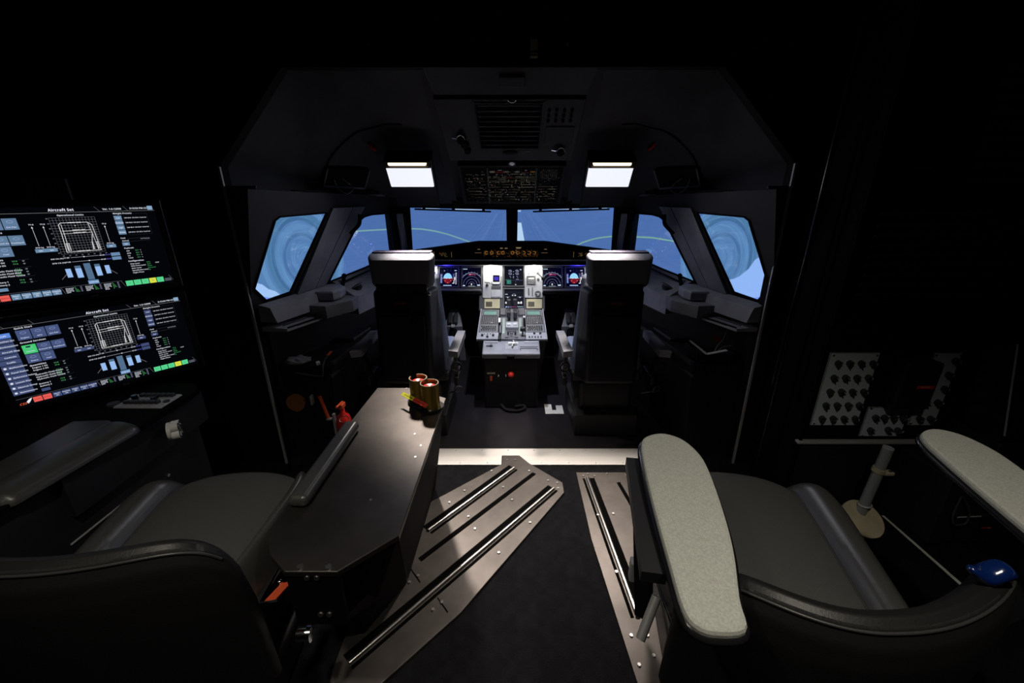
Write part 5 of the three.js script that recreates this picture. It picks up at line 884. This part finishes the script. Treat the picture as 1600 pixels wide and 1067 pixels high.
    ['Freeze', 'Motion'].forEach((s, i) => { box(0.072 + i * 0.045, 0.902, 0.113 + i * 0.045, 0.965, 'rgb(235,96,88)'); text(s, 0.092 + i * 0.045, 0.94, 13, '#b02020', 'center'); });
    for (let i = 0; i < 5; i++) { const u = 0.164 + i * 0.045; box(u, 0.902, u + 0.041, 0.965, btn2); text(['Reset', 'Position', 'Flight', 'Record', 'Snapshot'][i], u + 0.02, 0.93, 13, W, 'center'); text('Set', u + 0.02, 0.952, 12, W, 'center'); }
    line([[0.39, 0.895], [0.402, 0.965]], 'rgb(120,120,120)', 2); line([[0.695, 0.895], [0.712, 0.965]], 'rgb(120,120,120)', 2);
    for (const [u, n] of [[0.408, 4], [0.505, 4], [0.60, 5]]) for (let i = 0; i < n; i++) { text(['Airspeed', 'Altitude', 'Heading', 'QNH', 'Wind'][i], u, 0.915 + i * 0.016, 12); text(['0', '21', '270', '1013', '0'][i], u + 0.045, 0.912 + i * 0.016, 12, 'rgb(80,180,100)'); text('kt', u + 0.072, 0.912 + i * 0.016, 12, '#99b'); }
    for (let i = 0; i < 5; i++) { const u = 0.718 + i * 0.045; box(u, 0.90, u + 0.041, 0.965, i === 3 ? 'rgb(225,226,70)' : 'rgb(90,215,145)'); text('OK', u + 0.02, 0.938, 13, i === 3 ? '#7a6' : '#2a8', 'center'); }
    box(0.945, 0.925, 0.985, 0.962, 'rgb(80,84,96)'); line([[0.975, 0.885], [0.995, 0.955]], 'rgb(110,110,110)', 2);
    if (low) { x.fillStyle = 'rgb(230,90,60)'; x.font = 'italic bold 26px sans-serif'; x.textAlign = 'left'; x.fillText('CSS', X(0.005), Y(0.965)); x.fillStyle = '#e8ecf4'; x.beginPath(); x.moveTo(X(0.04), Y(0.94)); x.quadraticCurveTo(X(0.05), Y(0.91), X(0.07), Y(0.90)); x.quadraticCurveTo(X(0.06), Y(0.945), X(0.045), Y(0.962)); x.fill(); }
  });
}
const MD = [0.628, 0, -0.778];
for (const low of [false, true]) {
  const o = thing('monitor', low ? 'lower lit touch monitor just above the desk on the left' : 'upper lit touch monitor on the left', 'monitor', [0, 0, 0], 0, 'instructor monitors');
  const yc = low ? 0.951 : 1.338; aim(o, [-1.49 - 0.628 * 0.28, yc, -1.79 + 0.778 * 0.28], [0, 1, 0], MD);
  part(o, 'case', rb(0.62, 0.372, 0.04, 0.008, 0, 0, -0.0215), M.gloss);
  part(o, 'screen', plane(0.56, 0.325, 0, 0, 0.0005), screenMat(instructorScreen(low), 0.95), true);
  part(o, 'maker_badge', bx(0.022, 0.008, 0.002, 0.02, -0.172, 0.0), M.bezel);
}
single('monitor_post', 'black post carrying the two monitors on the left', 'post', [rb(0.12, 0.85, 0.05, 0.01, -1.73, 1.18, -1.63, 0, 0.68, 0)], M.plastic);
{
  const o = thing('instructor_desk', 'black desk with a rounded leather edge below the monitors', 'desk');
  part(o, 'desktop', slab([[-2.44, -1.66], [-1.42, -1.66], [-1.36, -1.60], [-1.36, -1.30], [-1.38, -0.86], [-1.5, -0.72], [-2.44, -0.72]], 0.725, 0.748, 0.004), M.tableSide);
  part(o, 'leather_edge', [grid((u, v) => { const a = Math.PI * (0.02 + 0.78 * v), r = 0.045, z = -1.31 + 0.43 * u, e = Math.min(1, Math.min(u, 1 - u) * 14), k = Math.sqrt(e); return [-1.415 - 0.03 * u + 0.075 * k * Math.cos(a) + (1 - k) * 0.02, 0.735 + r * k * Math.sin(a), z]; }, 30, 16), rb(0.14, 0.05, 0.42, 0.015, -1.51, 0.752, -1.09, 0, 0.05, 0)], M.leather, false, 'padded leather wrist rest');
  part(o, 'side_panel', [bx(0.02, 0.70, 0.86, -1.41, 0.37, -1.16), bx(0.03, 0.14, 0.60, -1.392, 0.655, -1.33)], M.cabinet);
  part(o, 'edge_strip', [bar([-1.398, 0.50, -1.25], [-1.398, 0.50, -1.0], 0.004, 0.004)], M.trim);
  for (const [y, z] of [[0.58, -1.18], [0.47, -1.38]]) again(o, 'screw', SCREW, -1.398, y, z, 0, 0, Math.PI / 2);
  part(o, 'round_cap', [cy(0.02, 0.022, 0.008, -1.60, 0.752, -1.46)], M.bezel); part(o, 'round_cap', [cy(0.012, 0.014, 0.008, -1.80, 0.752, -1.12)], M.trim);
}
{
  const o = thing('key_panel', 'pale grey panel of black keys on the left desk', 'key panel', [-1.48, 0.749, -1.485]);
  part(o, 'faceplate', hexa([[-0.095, 0, 0.056], [0.095, 0, 0.056], [0.095, 0, -0.056], [-0.095, 0, -0.056]], [[-0.092, 0.006, 0.053], [0.092, 0.006, 0.053], [0.092, 0.006, -0.053], [-0.092, 0.006, -0.053]]), M.panelGrey);
  const k0 = mesh(rb(0.017, 0.014, 0.02, 0.004, 0, 0.006, 0), M.key);
  for (let i = 0; i < 7; i++) { again(o, 'key', k0, -0.066 + i * 0.0205, 0.006, 0.024); again(o, 'key', k0, -0.052 + i * 0.0205, 0.006, -0.036); }
  part(o, 'joystick_knob', [cy(0.010, 0.012, 0.02, -0.058, 0.016, -0.006), cy(0.013, 0.013, 0.01, 0.02, 0.014, -0.006)], M.gloss);
  part(o, 'oval_cap', [cy(0.012, 0.012, 0.004, 0.082, 0.008, 0.01)], M.key);
}
{
  const o = thing('knob_cluster', 'round cluster of four black knobs with white sleeves on the desk side', 'knobs', [-1.340, 0.667, -1.40], 0.55);
  part(o, 'back_plate', cy(0.034, 0.034, 0.012, -0.008, 0, 0, 0, 0, Math.PI / 2, 28), M.white);
  for (const [y, z, k] of [[0.016, 0.010, 0.5], [-0.014, 0.014, -0.7], [0.012, -0.020, 0.9], [-0.018, -0.014, 0.2]]) {
    const b = part(o, 'knob', [cy(0.0175, 0.018, 0.024, 0.01, y, z, 0, 0, Math.PI / 2, 24)], M.white, false, 'white sleeved knob');
    part(b, 'face', cy(0.0145, 0.0145, 0.004, 0.0215, y, z, 0, 0, Math.PI / 2, 24), M.key); part(b, 'pointer', rb(0.004, 0.018, 0.004, 0.001, 0.024, y, z, k, 0, 0), M.paper);
  }
}

// ------------------------------------------------------------------ cabinet wall on the right with knob panels and louvres
{
  const o = structGroup('wall_cabinet', 'dark equipment cabinet wall to the right of the cockpit opening'), zf = -1.75;
  part(o, 'carcass', [bx(1.03, 2.33, 0.33, 1.945, 1.165, -1.925)], M.curtain);
  part(o, 'shelf_lip', [rb(0.62, 0.014, 0.03, 0.004, 1.72, 0.389, zf + 0.012)], M.trim);
  for (const x of [1.47, 1.62, 1.78, 1.9]) again(o, 'screw', SCREW, x, 0.374, zf + 0.003, Math.PI / 2);
  part(o, 'lower_door', rb(0.44, 0.34, 0.014, 0.004, 1.66, 0.19, zf + 0.007), M.cabinet);
  // upper frame of the louvre panels
  const louvre = (x0, x1, y0, y1, n, lab) => { const g = new THREE.Group(); g.name = 'louvre'; g.userData = { label: lab }; o.add(g); part(g, 'louvre_back', bx(x1 - x0, y1 - y0, 0.004, (x0 + x1) / 2, (y0 + y1) / 2, zf + 0.003), M.seal); const s0 = mesh(rb(x1 - x0, (y1 - y0) / n * 0.62, 0.006, 0.002, 0, 0, 0, 0.6, 0, 0, 1), M.bezel); for (let i = 0; i < n; i++) again(g, 'slat', s0, (x0 + x1) / 2, y0 + (i + 0.5) * (y1 - y0) / n, zf + 0.02); part(g, 'perforated_rail', bx(x1 - x0, 0.006, 0.012, (x0 + x1) / 2, y0 - 0.004, zf + 0.01), M.bezel); };
  louvre(1.49, 2.42, 1.117, 1.49, 9, 'lower louvres'); louvre(1.79, 2.42, 1.575, 2.0, 9, 'upper louvres');
  part(o, 'small_catch', [bx(0.06, 0.004, 0.004, 1.62, 1.64, zf + 0.004)], M.trim);
  part(o, 'frame_edge', [bar([1.43, 0.0, zf + 0.006], [1.43, 2.3, zf + 0.006], 0.012, 0.012, [0, 0, 1])], M.curtain);
}
const knobLeg = canvasTex(256, 432, (x, w, h) => { x.fillStyle = '#dfe6e8'; x.fillRect(0, 0, w, h); x.fillStyle = '#f2f4f4'; for (let r = 0; r < 5; r++) for (let c = 0; c < 4; c++) { if (rnd() < 0.25) continue; const a = 44 + c * 55, b = 34 + r * 82; x.fillRect(a - 12 - 8 * rnd(), b, 22 + 18 * rnd(), 4); if (rnd() < 0.6) x.fillRect(a - 8, b + 6, 18, 4); x.fillRect(a - 2, b + 64, 4, 5); } for (let r = 0; r < 5; r++) x.fillRect(6, 62 + r * 82, 12, 7); });
const knobLeg2 = canvasTex(256, 200, (x, w, h) => { x.fillStyle = '#dde4ec'; x.fillRect(0, 0, w, h); x.fillStyle = '#f2f4f4'; for (let c = 0; c < 4; c++) x.fillRect(40 + c * 56, 22, 30, 5); x.fillRect(36, 106, 34, 5); x.fillRect(190, 106, 34, 5); for (let c = 0; c < 4; c++) x.fillRect(42 + c * 54, 182, 6, 5); x.fillRect(4, 60, 10, 7); x.fillRect(4, 140, 10, 7); });
const KNOB = mesh([cy(0.0125, 0.0145, 0.018, 0, 0, 0.009, Math.PI / 2, 0, 0, 18)], M.key);
const KGRIP = mesh([rb(0.007, 0.024, 0.012, 0.003, 0, 0, 0.022)], M.key), KLINE = mesh([bx(0.002, 0.011, 0.002, 0, 0.006, 0.029)], M.paper);
function knobPanel(label, x0, x1, y0, y1, leg, knobs) {
  const o = thing('selector_unit', label, 'knob panel', [(x0 + x1) / 2, y0, -1.749], 0, 'knob panels on the cabinet'), w = x1 - x0, h = y1 - y0;
  part(o, 'faceplate', rb(w, h, 0.008, 0.002, 0, h / 2, 0.004), M.greyPanel);
  const m = new THREE.MeshStandardMaterial({ roughness: 0.6, map: leg }); m.color.setRGB(0.85, 0.92, 0.95);
  part(o, 'legend', plane(w - 0.006, h - 0.006, 0, h / 2, 0.0086), m, true);
  for (const [u, v, a] of knobs) { const k = again(o, 'knob', KNOB, -w / 2 + u * w, v * h, 0.009); again(k, 'grip', KGRIP, 0, 0, 0, 0, 0, a); again(k, 'pointer', KLINE, 0, 0, 0, 0, 0, a); }
  for (const u of [0.06, 0.94]) for (const v of [0.03, 0.97]) again(o, 'screw', SCREW, -w / 2 + u * w, v * h, 0.0095, Math.PI / 2).scale.setScalar(0.8);
  return o;
}
const k20 = []; for (let r = 0; r < 5; r++) for (let c = 0; c < 4; c++) k20.push([0.19 + c * 0.235, 0.11 + r * 0.19, (rnd() - 0.5) * 1.6]);
knobPanel('tall grey panel with five rows of black knobs on the cabinet', 1.458, 1.684, 0.48, 0.861, knobLeg, k20);
knobPanel('small grey panel with seven black knobs, lowest on the cabinet', 1.714, 1.915, 0.418, 0.579, knobLeg2, [[0.22, 0.68, 0.4], [0.43, 0.68, -0.5], [0.65, 0.68, -0.4], [0.87, 0.68, -0.7], [0.2, 0.24, 0.5], [0.63, 0.26, 1.5], [0.86, 0.24, -0.6]]);
knobPanel('grey knob panel partly hidden behind the black guard box on the cabinet', 1.935, 2.06, 0.48, 0.861, knobLeg, [[0.3, 0.11, -0.6], [0.72, 0.11, -0.3], [0.3, 0.34, 0.5], [0.75, 0.34, -0.4], [0.8, 0.53, 0.4], [0.75, 0.72, 0.2], [0.8, 0.9, 0.2]]);
{
  const o = thing('guard_box', 'black box with a red label on the cabinet', 'box', [1.848, 0.60, -1.748]);
  part(o, 'cover', rb(0.17, 0.235, 0.07, 0.012, 0, 0.117, 0.036), M.cabinet);
  part(o, 'red_label', plane(0.078, 0.017, 0.03, 0.118, 0.0716), new THREE.MeshStandardMaterial({ roughness: 0.6, map: canvasTex(256, 56, (x) => { x.fillStyle = '#d8281c'; x.fillRect(0, 0, 256, 56); x.fillStyle = '#f5c8b4'; x.font = 'bold 36px sans-serif'; x.textAlign = 'center'; x.textBaseline = 'middle'; x.fillText('UNUSED', 128, 29); }) }), true, 'red label with pale letters');
}
{
  const o = thing('pipe_stand', 'grey upright pipe with a cream clamp beside the right observer seat', 'pipe', [1.655, 0, -1.56]);
  part(o, 'pipe', rod([-0.022, 0.13, 0.03], [0.03, 0.475, 0.0], 0.021, 24), M.greyPipe);
  part(o, 'pipe_end', rod([0.0295, 0.474, 0.0], [0.0302, 0.479, 0.0], 0.0215, 24), M.panelGrey);
  part(o, 'clamp', [cy(0.026, 0.026, 0.02, 0.012, 0.365, 0.01, 0, 0, -0.15, 28), rb(0.045, 0.018, 0.03, 0.006, 0.046, 0.357, 0.02)], M.beige, false, 'cream plastic clamp');
  part(o, 'clamp_bolt', cy(0.007, 0.007, 0.022, 0.054, 0.358, 0.022, 0, 0, 0, 12), M.key);
  part(o, 'collar', to(0.024, 0.004, -0.012, 0.185, 0.027, Math.PI / 2 - 0.1, 0.15, 0), M.trim);
  part(o, 'base_disc', [cy(0.085, 0.085, 0.02, -0.03, 0.125, 0.055, 0.55, 0, 0, 36)], M.beige, false, 'cream round base plate'); part(o, 'foot', cy(0.03, 0.05, 0.12, -0.03, 0.06, 0.03), M.plastic);
}
single('floor_tape', 'narrow strip of white tape on the carpet beside the right observer seat', 'tape', slab([[1.885, -1.66], [1.897, -1.66], [1.896, -1.22], [1.88, -1.22]], 0.0005, 0.002), M.paper);
{
  const o = thing('drawer_box', 'low black drawer box with a red label at the right edge', 'drawer', [2.19, 0, -1.61]);
  part(o, 'case', rb(0.50, 0.36, 0.26, 0.006, 0, 0.18, 0), M.cabinet);
  part(o, 'drawer_front', rb(0.42, 0.15, 0.012, 0.003, 0.02, 0.10, 0.134), M.plastic);
  part(o, 'handle', rod([-0.18, 0.172, 0.144], [-0.075, 0.178, 0.144], 0.003), M.trim);
  part(o, 'red_label', plane(0.045, 0.009, -0.02, 0.108, 0.1405), new THREE.MeshStandardMaterial({ roughness: 0.6, map: canvasTex(128, 26, (x) => { x.fillStyle = '#c01410'; x.fillRect(0, 0, 128, 26); x.fillStyle = '#f0c0b0'; for (let i = 0; i < 4; i++) x.fillRect(78 + i * 11, 8, 7, 10); }) }), true);
}
single('cable_loop', 'thin dark cable loop hanging on the black drawer box', 'cable', tube([[1.98, 0.29, -1.462], [1.97, 0.20, -1.455], [1.99, 0.145, -1.452], [2.04, 0.15, -1.452], [2.04, 0.21, -1.455], [1.99, 0.29, -1.462]], 0.004, 50), M.bezel);
{
  const o = thing('tall_locker', 'tall black locker with a slanted edge at the far right', 'locker', [2.29, 0.36, -1.62]);
  part(o, 'door', hexa([[-0.16, 0.16, 0.09], [0.15, 0.16, 0.09], [0.15, 0.16, -0.09], [-0.16, 0.16, -0.09]], [[-0.195, 0.62, 0.02], [0.15, 0.62, 0.02], [0.15, 0.62, -0.09], [-0.195, 0.62, -0.09]]), M.gloss);
  part(o, 'edge', bar([-0.16, 0.20, 0.095], [-0.195, 0.60, 0.03], 0.006, 0.006), M.trim); part(o, 'base', rb(0.33, 0.16, 0.2, 0.01, 0, 0.08, 0), M.cabinet);
}

// ------------------------------------------------------------------ ceiling lamps behind and above the camera
for (const sd of [-1, 1]) {
  const o = thing('cabin_lamp', `square ceiling lamp above the ${SIDEWORD[sd]} observer seat`, 'lamp', [0.6 * sd, 2.33, -0.24], 0, 'ceiling lamps over the observer seats');
  part(o, 'frame', [rb(0.16, 0.02, 0.16, 0.005, 0, -0.01, 0)], M.plastic);
  part(o, 'light_panel', bx(0.11, 0.006, 0.11, 0, -0.022, 0), glow(LIGHT.cabinColor, 2));
  const l = new THREE.SpotLight(LIGHT.cabinColor, LIGHT.cabin, 0, 0.95, 1, 2); l.shadow.radius = 2; l.position.set(0, -0.035, 0); l.castShadow = true; o.add(l);
  const t = new THREE.Object3D(); t.name = 'lamp_target'; t.position.set(0.15 * sd, -2.33, -0.1); o.add(t); l.target = t;
}
renderer.render(scene, camera);
